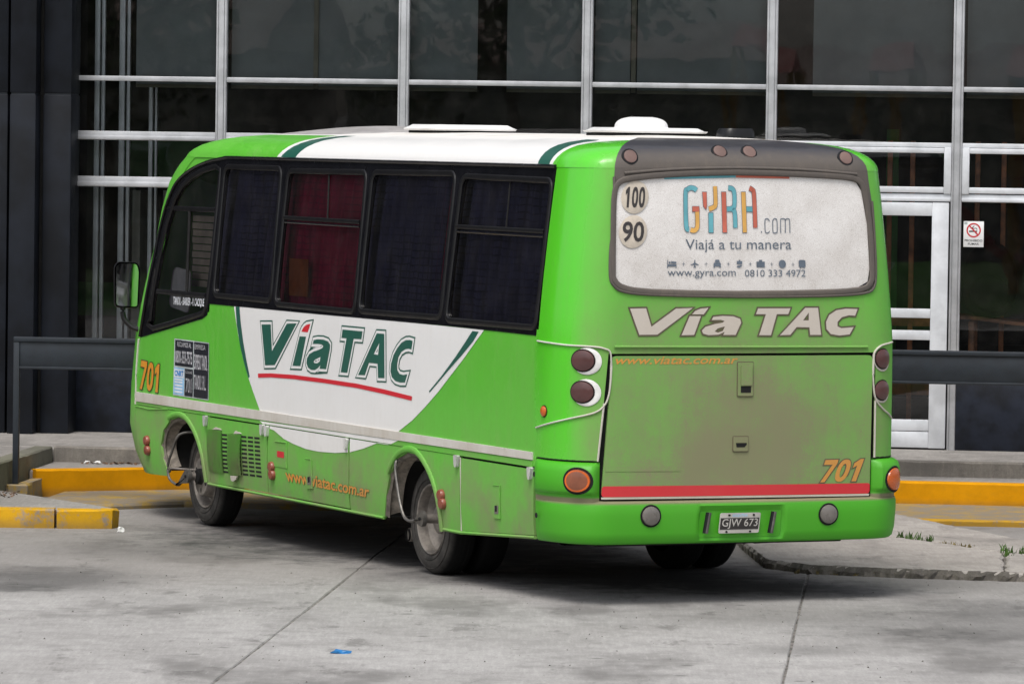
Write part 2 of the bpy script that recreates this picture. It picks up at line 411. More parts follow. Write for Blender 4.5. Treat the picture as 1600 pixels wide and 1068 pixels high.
M['archret']=plain('dusty_arch_return',(.27,.235,.195,1),.9,var=.25,scale=14)
M['archedge']=plain('dusty_arch_edge',(.15,.13,.105,1),.85,var=.25,scale=12)
# ---------------------------------------------------------------- setting
# ================================================================ setting materials
def concrete(name,a,b_,stain=.5,scale=.6,tyre=0.,bumpk=.25,rough=.85):
    m,nt,b,_=node_mat(name); tc=N(nt,'ShaderNodeTexCoord'); co=tc.outputs['Object']
    n1=noise(nt,co,scale,5,.65); n2=noise(nt,co,scale*6,6,.75); n3=noise(nt,co,70.,3,.75); n4=noise(nt,co,.9,4,.65,(1.,.55,1.)); n5=noise(nt,co,2.6,5,.75,(1.,.4,1.))
    c=mixc(nt,ramp(nt,n1,.3,.7),a,b_); c=mixc(nt,ramp(nt,n2,.38,.72,0.,.55),c,tuple(x*.62 for x in a[:3])+(1,))
    c=mixc(nt,ramp(nt,n3,.35,.75,0.,.45),c,tuple(x*.5 for x in a[:3])+(1,))
    c=mixc(nt,ramp(nt,n4,.50,.68,0.,stain),c,(.085,.080,.075,1))
    c=mixc(nt,ramp(nt,n5,.57,.67,0.,stain*.75),c,(.06,.056,.052,1))
    vo=N(nt,'ShaderNodeTexVoronoi',Scale=1.9); nt.links.new(co,vo.inputs['Vector'])
    c=mixc(nt,ramp(nt,vo.outputs['Distance'],.10,.035,0.,stain*.9),c,(.05,.047,.045,1))
    n6=noise(nt,co,1.,3,.7,(34,3.2,1)); n7=noise(nt,co,1.,4,.75,(7,1.2,1))
    c=mixc(nt,ramp(nt,n6,.36,.66,.20,0.),c,tuple(x*.45 for x in a[:3])+(1,)); c=mixc(nt,ramp(nt,n6,.58,.80,0.,.20),c,tuple(min(1,x*1.35) for x in b_[:3])+(1,)); c=mixc(nt,ramp(nt,n7,.60,.74,0.,stain*.55),c,(.09,.085,.08,1))
    if tyre:
        sy=N(nt,'ShaderNodeSeparateXYZ'); nt.links.new(co,sy.inputs[0])
        bay=ramp(nt,mth(nt,'ADD',sy.outputs[1],mth(nt,'MULTIPLY',mth(nt,'SUBTRACT',n1,.5),5.)),31.5,35.,0.,.50); c=mixc(nt,bay,c,(.16,.142,.125,1))
        # oil stains, plus near-black blobs painting the bus's shadow into the concrete
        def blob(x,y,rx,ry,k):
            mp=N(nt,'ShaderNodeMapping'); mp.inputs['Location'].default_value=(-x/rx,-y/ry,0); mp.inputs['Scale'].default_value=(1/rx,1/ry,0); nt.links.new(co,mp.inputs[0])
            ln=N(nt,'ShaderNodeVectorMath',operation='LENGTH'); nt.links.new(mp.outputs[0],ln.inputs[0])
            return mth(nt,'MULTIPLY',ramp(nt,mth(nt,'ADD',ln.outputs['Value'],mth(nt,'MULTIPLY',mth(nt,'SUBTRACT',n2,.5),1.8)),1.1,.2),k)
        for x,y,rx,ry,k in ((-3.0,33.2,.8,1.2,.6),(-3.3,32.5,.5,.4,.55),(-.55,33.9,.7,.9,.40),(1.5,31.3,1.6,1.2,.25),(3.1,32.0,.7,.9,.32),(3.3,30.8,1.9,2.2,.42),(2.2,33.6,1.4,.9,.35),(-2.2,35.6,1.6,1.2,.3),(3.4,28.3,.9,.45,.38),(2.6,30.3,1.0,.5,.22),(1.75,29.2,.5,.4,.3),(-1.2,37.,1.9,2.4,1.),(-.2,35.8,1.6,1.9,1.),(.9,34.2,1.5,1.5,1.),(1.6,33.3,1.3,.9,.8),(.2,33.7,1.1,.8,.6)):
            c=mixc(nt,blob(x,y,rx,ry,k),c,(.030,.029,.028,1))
    nt.links.new(c,b.inputs['Base Color']); b.inputs['Roughness'].default_value=rough
    bump(nt,b,mth(nt,'ADD',n3,mth(nt,'MULTIPLY',n2,1.5)),bumpk,.006); return m
def worn_yellow(name,wear,col=(.68,.36,.012,1)):
    m,nt,b,_=node_mat(name); co=coords(nt)
    n1=noise(nt,co,3.,8,.7); n2=noise(nt,co,22.,7,.75); n3=noise(nt,co,6.,7,.7)
    sx=N(nt,'ShaderNodeSeparateXYZ'); nt.links.new(co,sx.inputs[0])
    c=mixc(nt,ramp(nt,n1,.3,.7),col,tuple(x*.78 for x in col[:3])+(1,)); c=mixc(nt,ramp(nt,n2,.5,.85,0.,.35),c,(.30,.17,.03,1))
    w=ramp(nt,mth(nt,'ADD',mth(nt,'MULTIPLY',n3,.65),mth(nt,'MULTIPLY',n2,.35)),.62-wear*.3,.70-wear*.2,0.,.9)
    c=mixc(nt,w,c,(.26,.23,.20,1)); c=mixc(nt,mth(nt,'MULTIPLY',ramp(nt,sx.outputs[2],.10,.0),.45),c,(.10,.085,.06,1))
    nt.links.new(c,b.inputs['Base Color']); b.inputs['Roughness'].default_value=.75; b.inputs['Specular IOR Level'].default_value=.12; bump(nt,b,n2,.3,.004); return m
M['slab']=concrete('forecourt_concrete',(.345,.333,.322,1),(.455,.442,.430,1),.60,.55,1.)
M['jointfill']=plain('joint_filler',(.16,.148,.135,1),.9,var=.35,scale=7)
M['island']=concrete('island_concrete',(.37,.34,.31,1),(.47,.435,.40,1),.45,.8)
M['platf']=concrete('platform_concrete',(.28,.262,.243,1),(.36,.338,.315,1),.35,.8)
M['riser']=concrete('riser_concrete',(.20,.18,.155,1),(.27,.245,.21,1),.6,2.)
M['mossy']=concrete('mossy_wall_concrete',(.16,.16,.11,1),(.22,.21,.16,1),.5,2.)
M['rough']=concrete('broken_kerb_concrete',(.10,.09,.078,1),(.19,.17,.145,1),.8,5.,0.,1.)  # tone lowered to paint in the shadowed lip of the island edge
M['ground']=concrete('far_asphalt',(.10,.098,.095,1),(.14,.135,.13,1),.3,.3)
M['yellow']=worn_yellow('yellow_kerb_paint',.0,(.66,.29,.001,1)); M['yellowworn']=worn_yellow('worn_yellow_paint',.38,(.60,.33,.012,1)); M['yellowapron']=worn_yellow('faded_yellow_paint',.75,(.46,.30,.06,1))
M['alu']=plain('aluminium_frame',(.50,.51,.53,1),.42,metal=.35,var=.10,scale=5)
M['aluwhite']=plain('white_aluminium',(.66,.68,.71,1),.4,metal=.15,var=.08,scale=5)
M['navy']=plain('navy_cladding',(.007,.0092,.0145,1),.55,var=.3,scale=2.5,spec=.25)
M['navypanel']=plain('navy_panel',(.009,.012,.021,1),.5,var=.3,scale=6,spec=.3)
M['rail']=plain('slate_blue_rail',(.014,.020,.028,1),.5,var=.12,scale=8)
M['dark']=plain('dim_interior',(.018,.019,.021,1),.9); M['intfloor']=plain('interior_floor',(.05,.045,.04,1),.5)
M['blind']=plain('grey_blind',(.19,.21,.215,1),.85,var=.08,scale=2)
M['blindlow']=plain('dusty_sill',(.17,.16,.125,1),.9)
M['wood']=plain('brown_wood',(.36,.12,.04,1),.5,var=.25,scale=9); M['woodseat']=plain('bench_wood',(.30,.12,.045,1),.45,var=.3,scale=9)
M['bag']=plain('black_nylon',(.003,.003,.0035,1),.8,bumpk=.3,spec=.1)
M['greenint']=plain('green_board',(.02,.11,.015,1),.7); M['yellint']=plain('yellow_board',(.30,.16,.01,1),.7); M['redint']=plain('red_board',(.20,.02,.02,1),.7)
M['paleint']=plain('pale_partition',(.26,.25,.22,1),.8); M['sign']=plain('sign_white',(.78,.78,.78,1),.4,var=.03); M['signred']=plain('sign_red',(.55,.02,.03,1),.4,var=.03); M['signblack']=plain('sign_black',(.015,.015,.015,1),.5)
M['grass']=plain('weed_green',(.06,.13,.018,1),.7,var=.3,scale=30); M['drygrass']=plain('dry_weed',(.20,.16,.07,1),.8,var=.3,scale=30)
M['lawn']=plain('lawn_grass',(.05,.12,.018,1),.9,var=.3,scale=.8)
M['leaf']=plain('tree_leaf',(.045,.085,.020,1),.65,var=.4,scale=3); M['bark']=plain('tree_bark',(.09,.07,.05,1),.9)
M['paper']=plain('white_litter',(.75,.75,.73,1),.7); M['bluewrap']=plain('blue_wrapper',(.005,.16,.42,1),.35,coat=.4); M['deadleaf']=plain('dead_leaf',(.14,.075,.04,1),.8,var=.4,scale=40)
M['house1']=plain('house_render',(.30,.29,.27,1),.85); M['tile']=plain('roof_tile',(.17,.11,.09,1),.8); M['playred']=plain('play_red',(.30,.025,.025,1),.6); M['playyel']=plain('play_yellow',(.42,.22,.015,1),.6)

# ================================================================ ground and forecourt
bm=bmesh.new(); r_=700.; bm.faces.new([bm.verts.new(p) for p in ((-r_,-r_,-.06),(r_,-r_,-.06),(r_,r_,-.06),(-r_,r_,-.06))])
tag(finish(bm,'ground',M['ground'],smooth=False),kind='structure')
FC=empty('forecourt'); tag(FC,kind='structure')
bm=bmesh.new(); bm.faces.new([bm.verts.new(p) for p in ((-26,6,-.007),(26,6,-.007),(26,46,-.007),(-26,46,-.007))]); finish(bm,'joint_bed',M['jointfill'],FC,smooth=False)
def slab_mesh(P,z0,z1,ch=.006,wob=0.,mats=None,sub=0.):
    """prism with a small arris; wob makes the near edge ragged"""
    bm=bmesh.new(); lo=[bm.verts.new((x,y,z0)) for x,y in P]; md=[bm.verts.new((x,y,z1-ch)) for x,y in P]; hi=[bm.verts.new((x,y,z1)) for x,y in offset_poly(P,-ch)]
    n=len(P)
    for A,B in ((lo,md),(md,hi)):
        for i in range(n): bm.faces.new((A[i],A[(i+1)%n],B[(i+1)%n],B[i]))
    f=bm.faces.new(hi); bm.normal_update()
    if f.normal.z<0: bmesh.ops.reverse_faces(bm,faces=bm.faces[:])
    return bm
SK=.078
def fc(a,b): return (a+SK*(b-31.),b-SK*(a)*0.)
xj=[-1.29+3.09*k for k in range(-4,6)]; yj=[7.,13.,19.05,25.06,31.07,37.1,43.1]
for i in range(len(xj)-1):
    for j in range(len(yj)-1):
        g=.0065; a0,a1,b0,b1=xj[i]+g,xj[i+1]-g,yj[j]+g,yj[j+1]-g
        if yj[j]==31.07 and False: pass
        P=[fc(a0,b0),fc(a1,b0),fc(a1,b1),fc(a0,b1)]
        # ragged joints
        Q=[]
        for k in range(4):
            p,q=Vector(P[k]),Vector(P[(k+1)%4]); n_=14
            for t in range(n_):
                w=p.lerp(q,t/n_); Q.append((w.x+random.uniform(-.004,.004),w.y+random.uniform(-.004,.004)))
        bm=slab_mesh(Q,-.15,random.uniform(-.002,.002),.006)
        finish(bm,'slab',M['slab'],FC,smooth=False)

# ================================================================ terminal frontage frame (u along, v into the building)
BA=-.10815; BO=(.6189,43.384,0)
def bw(u,v,z=0.): 
    c,s=math.cos(BA),math.sin(BA); return (BO[0]+u*c-v*s,BO[1]+u*s+v*c,z)
def bstruct(name,P,z0,z1,mat,ch=.012):
    bm=slab_mesh(P,z0,z1,ch); o=finish(bm,name,mat,smooth=False); o.location=BO; o.rotation_euler=(0,0,BA); return tag(o,kind='structure')
bstruct('platform',[(-14,-2.13),(-4.24,-2.13),(-2.3,-2.13),(-2.0,-1.63),(14,-1.63),(14,9),(-14,9)],-.3,.34,M['platf'],.02)
bstruct('platform_wing',[(-14,-5.6),(-4.24,-5.6),(-4.245,-4.6),(-4.27,-2.14),(-14,-2.14)],-.3,.336,M['platf'],.02)
bstruct('sidewalk',[(-4.22,-3.2),(-2.5,-2.32),(14,-2.32),(14,-1.64),(-2.0,-1.64),(-2.3,-2.14),(-4.24,-2.14)],-.3,.215,M['platf'],.01)
# risers (facing strips) and painted kerbs
def strip(name,path,z0,z1,th,mat,kind='structure',rag=0.):
    P=[Vector(p) for p in path]; bm=bmesh.new(); A=[];n=len(P)
    top=[];bot=[];topb=[]
    pts=[]
    for i in range(n-1):
        L=(P[i+1]-P[i]).length; k=max(1,int(L/.12))
        for t in range(k): pts.append(P[i].lerp(P[i+1],t/k))
    pts.append(P[-1])
    for i,p in enumerate(pts):
        t=(pts[min(i+1,len(pts)-1)]-pts[max(i-1,0)]).normalized(); nrm=Vector((t.y,-t.x))
        r1=random.uniform(-rag,rag); r2=random.uniform(-rag,rag)
        bot.append(bm.verts.new((p.x+r1*nrm.x,p.y+r1*nrm.y,z0))); top.append(bm.verts.new((p.x+nrm.x*r2,p.y+nrm.y*r2,z1-.012+random.uniform(-rag,rag)*.6)))
        topb.append((bm.verts.new((p.x-nrm.x*.014,p.y-nrm.y*.014,z1)),bm.verts.new((p.x-nrm.x*th,p.y-nrm.y*th,z1)),bm.verts.new((p.x-nrm.x*th,p.y-nrm.y*th,z0))))
    m=len(pts)
    for i in range(m-1):
        for a,b in ((bot,top),(top,[q[0] for q in topb]),([q[0] for q in topb],[q[1] for q in topb]),([q[1] for q in topb],[q[2] for q in topb])):
            bm.faces.new((a[i],a[i+1],b[i+1],b[i]))
    for i in (0,m-1): bm.faces.new((bot[i],top[i],topb[i][0],topb[i][1],topb[i][2]))
    o=finish(bm,name,mat,recalc=True,ang=30); o.location=BO; o.rotation_euler=(0,0,BA); return tag(o,kind=kind)
strip('riser',[(-4.23,-2.16),(-2.28,-2.16),(-1.98,-1.66),(14,-1.66)],.2,.345,.1,M['riser'],rag=.006)
strip('retaining_wall',[(-14,-5.64),(-4.22,-5.64),(-4.222,-4.6),(-4.24,-2.16)],-.1,.345,.15,M['mossy'],rag=.006)
strip('kerb',[(-4.15,-3.27),(-3.04,-2.64),(-2.42,-2.42),(14,-2.42)],-.05,.222,.14,M['yellow'],rag=.006)
strip('chipped_kerb',[(-4.21,-4.12),(-4.07,-4.02),(-4.08,-3.30)],-.05,.155,.10,M['yellowapron'],rag=.025)
bstruct('gutter_apron',[(-3.95,-4.5),(-3.3,-4.45),(-2.8,-4.0),(-1.5,-4.05),(14,-4.15),(14,-2.44),(-2.4,-2.44),(-3.04,-2.66),(-3.95,-3.18)],-.1,.045,M['yellowapron'],.02)
strip('gutter_lip',[(2.2,-4.17),(14,-4.17)],-.05,.050,.10,M['yellowworn'],rag=.006)
# left traffic island (bay divider) and right island
def wstruct(name,P,z0,z1,mat,ch=.015): return tag(finish(slab_mesh(P,z0,z1,ch),name,mat,smooth=False),kind='structure')
wstruct('traffic_island',[(-12,37.5),(-3.02,37.56),(-3.0,37.7),(-3.66,38.78),(-4.02,39.35),(-12,40.2)],-.1,.140,M['platf'],.015)
def wstrip(name,path,z0,z1,th,mat,rag):
    o=strip(name,path,z0,z1,th,mat,'structure',rag); o.location=(0,0,0); o.rotation_euler=(0,0,0); return o
wstrip('island_kerb',[(-12,37.33),(-3.42,37.40)],-.05,.147,.14,M['yellowworn'],.010)
wstrip('island_kerb_end',[(-3.40,37.40),(-2.98,37.43),(-2.95,37.60)],-.05,.143,.14,M['yellowworn'],.018)
RI=[[(1.80,34.84),(2.03,34.50),(2.35,34.36),(2.69,34.24),(3.05,34.17),(3.385,34.10),(3.54,35.70),(3.27,36.36),(2.90,36.98),(2.0,37.15),(1.70,36.4)],
    [(3.405,34.09),(3.9,34.02),(5.3,33.8),(4.9,34.7),(4.35,35.6),(3.57,35.70)],
    [(2.0,37.17),(2.92,37.0),(3.29,36.38),(3.56,35.73),(4.32,35.63),(3.83,36.9),(3.40,38.2),(3.04,39.44),(1.6,39.4),(1.70,36.45)]]
IS=empty('right_traffic_island'); tag(IS,kind='structure')
for P in RI:
    Q=[]
    for k in range(len(P)):
        p,q=Vector(P[k]),Vector(P[(k+1)%len(P)]); n_=max(2,int((q-p).length/.06))
        for t in range(n_):
            w=p.lerp(q,t/n_); Q.append((w.x+random.uniform(-.012,.012),w.y+random.uniform(-.016,.016)))
    bm=slab_mesh(Q,-.1,.058,.016); finish(bm,'slab',M['island'],IS,smooth=False)
path=[(1.70,36.4),(1.79,34.83),(2.03,34.48),(2.35,34.34),(2.69,34.22),(3.05,34.15),(3.385,34.08),(3.9,34.0),(5.3,33.78)]
pts=[]
for a,b in zip(path,path[1:]):
    a,b=Vector(a),Vector(b); n_=max(2,int((b-a).length/.035))
    pts+=[a.lerp(b,t/n_) for t in range(n_)]
bm=bmesh.new(); A=[];B=[];C_=[]
for p in pts:
    o1=random.uniform(-.035,.03); A.append(bm.verts.new((p.x+random.uniform(-.01,.01),p.y-.03+random.uniform(-.02,.02),-.01))); B.append(bm.verts.new((p.x,p.y-.012+o1,.030+random.uniform(-.012,.01)))); C_.append(bm.verts.new((p.x+.015,p.y+.03+random.uniform(-.02,.02),.0585+random.uniform(-.002,.003))))
for i in range(len(pts)-1):
    bm.faces.new((A[i],A[i+1],B[i+1],B[i])); bm.faces.new((B[i],B[i+1],C_[i+1],C_[i]))
o=finish(bm,'broken_edge',M['rough'],IS,smooth=False)
# ================================================================ terminal building
TB=empty('terminal_building',BO,BA); tag(TB,'bus terminal with aluminium framed glass front and dark navy columns behind the minibus','building')
BAY=1.605; MU=[-4.55]+[BAY*k for k in (-2,-1,0,1,2,3,4,5)]
def mullion(u,z0=.34,z1=6.2):
    bm=bmesh.new(); h=(z0+z1)/2; L=z1-z0
    add_box(bm,(u,.02,h),(.094,.10,L),.004); add_box(bm,(u,-.036,h),(.046,.02,L),.003); add_box(bm,(u-.036,-.034,h),(.012,.012,L),.002); add_box(bm,(u+.036,-.034,h),(.012,.012,L),.002)
    return finish(bm,'mullion',M['alu'],TB)
for u in MU[1:]: mullion(u)
def transom(u0,u1,z0,z1,v=.0,mat='alu'):
    bm=bmesh.new(); add_box(bm,((u0+u1)/2,v+.015,(z0+z1)/2),(u1-u0,.085,z1-z0),.004)
    if z1-z0>.06: add_box(bm,((u0+u1)/2,v-.03,z0+(z1-z0)*.28),(u1-u0,.02,(z1-z0)*.44),.003)
    return finish(bm,'transom',M[mat],TB)
def pane(u0,u1,z0,z1,v=.02,parent=None,mat='pane'):
    bm=bmesh.new(); add_box(bm,((u0+u1)/2,v,(z0+z1)/2),(u1-u0,.006,z1-z0)); bm.normal_update()
    # single pane sheet: keep only the outward face so that the glass film is counted once
    for f in [f for f in bm.faces if f.normal.y>-.5]: bm.faces.remove(f)
    for f in bm.faces: pass
    c=random.uniform(-.0016,.0016); e=random.uniform(-.0012,.0012)
    for v_ in bm.verts: v_.co.y+=c*(v_.co.x-(u0+u1)/2)*3+e*(v_.co.z-(z0+z1)/2)*3
    return finish(bm,'pane',M[mat],parent or TB,smooth=False)
for i in range(len(MU)-1):
    a,b=MU[i]+.047,MU[i+1]-.047
    left=i<4
    for z0,z1 in ((6.1,6.2),(5.0,5.05),(3.424,3.468)): transom(a,b,z0,z1)
    pane(a,b,5.05,6.1); pane(a,b,3.468,5.0); pane(a,b,2.985,3.424)
    if left:
        transom(a,b,2.906,2.985); pane(a,b,2.588,2.906); transom(a,b,2.496,2.588); pane(a,b,.99,2.496); transom(a,b,.955,.99)
        box('wall_panel',(a,.0,.34),(b,.06,.955),M['navypanel'],TB)
    else:
        transom(a,b,2.945,2.985,0,'aluwhite'); transom(a,b,2.478,2.545,0,'aluwhite')
        W=empty('vent_window',(0,0,0),0,TB)
        for lo,hi in (((a,-.045,2.545),(a+.062,.03,2.945)),((b-.062,-.045,2.545),(b,.03,2.945))): box('frame_stile',lo,hi,M['aluwhite'],W,.006)
        for z0,z1 in ((2.553,2.605),(2.895,2.941)): box('frame_rail',(a+.062,-.043,z0),(b-.062,.03,z1),M['aluwhite'],W,.006)
        pane(a+.06,b-.06,2.60,2.90,.0,W)
        if i==4:
            DR=empty('door',(0,0,0),0,TB); d0,d1=a+.25,b-.012
            for lo,hi in (((d0,-.05,.352),(d0+.145,.0,2.470)),((d1-.145,-.05,.352),(d1,.0,2.470))): box('door_stile',lo,hi,M['aluwhite'],DR,.006)
            for z0,z1 in ((2.355,2.468),(1.475,1.555),(1.285,1.368),(.50,.598),(.356,.494)): box('door_rail',(d0+.145,-.046,z0),(d1-.145,-.004,z1),M['aluwhite'],DR,.005)
            for z0,z1 in ((1.55,2.36),(1.36,1.48),(.59,1.29)): pane(d0+.14,d1-.14,z0,z1,-.02,DR)
            lathe('door_handle',[(0,.012),(.3,.012),(.3,0)],(d0+.07,-.10,1.25),(0,0,1),M['steel'],DR,10)
            box('door_jamb',(d1+.002,-.012,.345),(d1+.008,.03,2.478),M['gap'],TB,0)
            box('sidelight_panel',(a,-.0,.345),(d0-.01,.04,2.478),M['aluwhite'],TB)
        else:
            transom(a,b,.958,1.0,0,'aluwhite'); pane(a,b,1.0,2.478); box('wall_panel',(a-.02,-.052,.34),(b+.0,.06,.957),M['navypanel'],TB)
# dark columns at the left, with cladding joints
def clad(name,u0,u1,v0,v1):
    c=empty(name,(0,0,0),0,TB)
    for z0,z1 in ((.34,3.292),(3.306,9.3)): box('cladding_panel',(u0,v0,z0),(u1,v1,z1),M['navy'],c,.010)
    box('joint',(u0+.01,v0+.012,3.28),(u1-.01,v1-.01,3.32),M['rail'],c,0)
clad('column',-4.987,-4.757,-.50,-.05); clad('column',-4.722,-4.474,-.35,.05); clad('column',-9.5,-5.02,-.42,-.05)
box('column_gap',(-5.05,-.3,.34),(-4.70,-.1,6.3),M['gap'],TB,0)
box('left_wall',(-45,-.2,-.05),(-4.6,.3,9.4),M['navy'],TB)  # wall run on and raised out of view to keep sky out of bus reflections
# roof slab, soffit canopy over the platform, parapet
box('upper_wall',(-14,-.1,6.2),(14,.3,9.4),M['navy'],TB,.02); box('roof_slab',(-14,-.6,9.4),(14,10,9.75),M['navy'],TB,.02)  # unseen upper part, heightened to darken reflections and skylight on the bus side
# interior
box('interior_floor',(-9,.2,.30),(9,9.5,.352),M['intfloor'],TB,0); box('back_wall',(-9,8.6,.3),(9,8.8,6.4),M['dark'],TB,0)
box('ceiling',(-9,.3,6.2),(9,9,6.38),M['dark'],TB,0); box('end_wall',(8.9,.2,.3),(9.1,9,6.4),M['dark'],TB,0); box('end_wall',(-9.1,.2,.3),(-8.9,9,6.4),M['dark'],TB,0)
# blinds hanging behind the top lights, with gaps
for u0,u1 in ((-4.0,-3.25),(-3.15,-2.42),(-2.38,-1.64),(-1.57,-.98),(-.72,-.05),(.05,.36),(.42,1.56),(1.95,3.15),(3.28,4.75),(4.85,6.4)):
    box('blind',(u0,.16,3.40),(u1,.17,5.9),M['blind'],TB,0); box('blind_bar',(u0,.15,3.372),(u1,.185,3.402),M['blindlow'],TB,.004)
for u in (-2.40,.39): box('blind_guide',(u-.02,.13,3.38),(u+.02,.16,5.9),M['blindlow'],TB,0)
box('inner_lintel',(-4.3,2.4,3.0),(6.4,2.5,3.3),M['dark'],TB,0)
# inner glazed partition seen through the left bay
for u,v,w in ((-4.395,.30,.045),(-4.345,.32,.03),(-4.21,.5,.05),(-4.155,.52,.03),(-3.985,.7,.035),(-3.94,.72,.02)):
    box('partition_mullion',(u-w*.5+.02,v,.34),(u+w*.5+.02,v+.05,5.0),M['aluwhite'],TB,.004)
box('partition_panel',(-4.13,.75,.34),(-4.06,1.2,2.46),M['paleint'],TB,0); box('partition_panel',(-3.88,.9,.34),(-3.30,.96,2.46),M['paleint'],TB,0)
box('green_board',(-4.5,2.2,2.55),(-3.4,2.25,2.92),M['greenint'],TB,0); box('green_board',(-4.7,1.2,1.32),(-4.3,1.22,1.62),M['greenint'],TB,0)
for u0,u1,mt,v in ((1.35,1.5,'yellint',3.),(2.55,2.66,'greenint',1.6),(4.2,4.35,'yellint',3.2)): box('interior_board',(u0,v,.34),(u1,v+.05,3.1),M[mt],TB,0)
for u,v in ((3.375,1.0),(3.605,1.0),(2.80,1.1),(2.60,1.1),(3.86,1.0)):
    o=box('wooden_post',(u-.022,v,.352),(u+.022,v+.05,3.0),M['wood'],TB,.004)
box('wooden_rail',(2.0,1.15,1.36),(3.1,1.2,1.46),M['wood'],TB,.004); box('wooden_rail',(2.0,1.15,.75),(3.1,1.2,.92),M['wood'],TB,.004)
box('counter_front',(3.25,1.3,.352),(5.5,1.4,1.20),M['dark'],TB,0)
# bench and backpack inside the right-hand window
BN=empty('bench',bw(3.9,.72,.35),BA); tag(BN,'brown wooden bench inside the window below the no smoking sign','bench')
bm=bmesh.new(); n_=16; rows=[]
for k in range(n_+1):
    u=-.66+1.5*k/n_; z=1.10+.02*math.cos(k*.5)-.02*u
    rows.append([bm.verts.new((u,-.16,z-.03)),bm.verts.new((u,-.16,z)),bm.verts.new((u,.22,z+.01)),bm.verts.new((u,.22,z-.03))])
for A,B in zip(rows,rows[1:]):
    for i in range(4): bm.faces.new((A[i],A[(i+1)%4],B[(i+1)%4],B[i]))
finish(bm,'seat',M['woodseat'],BN,recalc=True)
for u in (-.55,.7):
    for v in (-.12,.18): box('leg',(u-.025,v-.02,.005),(u+.025,v+.02,1.08),M['woodseat'],BN)
BP=empty('backpack',bw(3.50,.72,1.46),BA); tag(BP,'black backpack standing on the bench behind the window beside the door','backpack')
bm=bmesh.new(); bmesh.ops.create_icosphere(bm,subdivisions=4,radius=1.)
for v in bm.verts:
    x,y,z=v.co; k=1.0-.18*max(0,z); sx_=lambda t:math.copysign(abs(t)**.75,t)
    v.co=Vector((sx_(x)*.245*k,sx_(y)*.13,.33+sx_(z)*.33+.006*math.sin(x*14+z*9)))
finish(bm,'bag_body',M['bag'],BP,ang=180)
bm=bmesh.new(); bmesh.ops.create_icosphere(bm,subdivisions=3,radius=1.)
for v in bm.verts: x,y,z=v.co; v.co=Vector((x*.17,-.12+y*.05,.22+z*.16))
finish(bm,'front_pocket',M['bag'],BP,ang=180)
tube('carry_loop',[(-.05,0,.65),(-.03,0,.70),(0,0,.715),(.03,0,.70),(.05,0,.65)],.010,M['bag'],BP,8)
# no-smoking sign
SG=empty('no_smoking_sign',bw(3.365,-.0,2.0925),BA); tag(SG,'white no smoking sign with red circle on the right-hand glass pane','sign')
box('sign_board',(-.087,-.012,0),(.087,-.002,.222),M['sign'],SG,.002)
FM=lambda u,z,off=0.: (u,-.0125-off,z)
bm=bmesh.new(); o1=circ((0,.145),.062,36); flat_loops(bm,[o1,circ((0,.145),.050,36)],0); flat_loops(bm,[[(-.045,.184),(-.037,.192),(.045,.106),(.037,.098)]],0,.0006); map_bm(bm,FM,.001); finish(bm,'prohibition_ring',M['signred'],SG,smooth=False)
bm=bmesh.new(); flat_loops(bm,[[(-.04,.13),(.03,.13),(.03,.142),(-.04,.142)]]); flat_loops(bm,[stroke_poly(smooth_path([(.03,.150),(.02,.163),(.0,.160),(-.01,.170),(.005,.182)],3),.006)]); map_bm(bm,FM,.0008); finish(bm,'cigarette',M['signblack'],SG,smooth=False)
bm=bmesh.new(); text_bm(bm,'PROHIBIDO',[(-.076,.047),(.076,.047),(.076,.066),(-.076,.066)],0,0,.012); text_bm(bm,'FUMAR',[(-.047,.018),(.047,.018),(.047,.036),(-.047,.036)],0,0,.012); map_bm(bm,FM,.0008); finish(bm,'sign_words',M['signblack'],SG,smooth=False)
bm=bmesh.new(); flat_loops(bm,[[(-.082,.195),(-.055,.195),(-.055,.217),(-.082,.217)]]); map_bm(bm,FM,.0008); finish(bm,'sign_corner_mark',M['greyline'],SG,smooth=False)
# barriers
def barrier(name,u0,u1,v,z0,zt,zb,posts,label):
    o=empty(name,bw(u0,v,z0),BA); tag(o,label,'barrier',None); L=u1-u0
    box('barrier_panel',(.03,-.012,zb-z0),(L,.012,zt-z0-.04),M['rail'],o,.003); box('top_rail',(-.0,-.03,zt-z0-.04),(L,.03,zt-z0),M['rail'],o,.006); box('bottom_rail',(.0,-.022,zb-z0-.022),(L,.022,zb-z0+.0),M['rail'],o,.004)
    for p in posts: box('post',(p-.024,-.024,0),(p+.024,.024,zt-z0-.042),M['rail'],o,.004)
barrier('barrier',-4.19,-2.0,-4.0,.16,1.335,1.10,(.024,1.6),'slate blue barrier with one post standing left of the minibus nose')
barrier('barrier',2.2,7.4,-2.22,.218,1.288,1.035,(.024,5.0),'slate blue barrier in front of the white door right of the minibus')
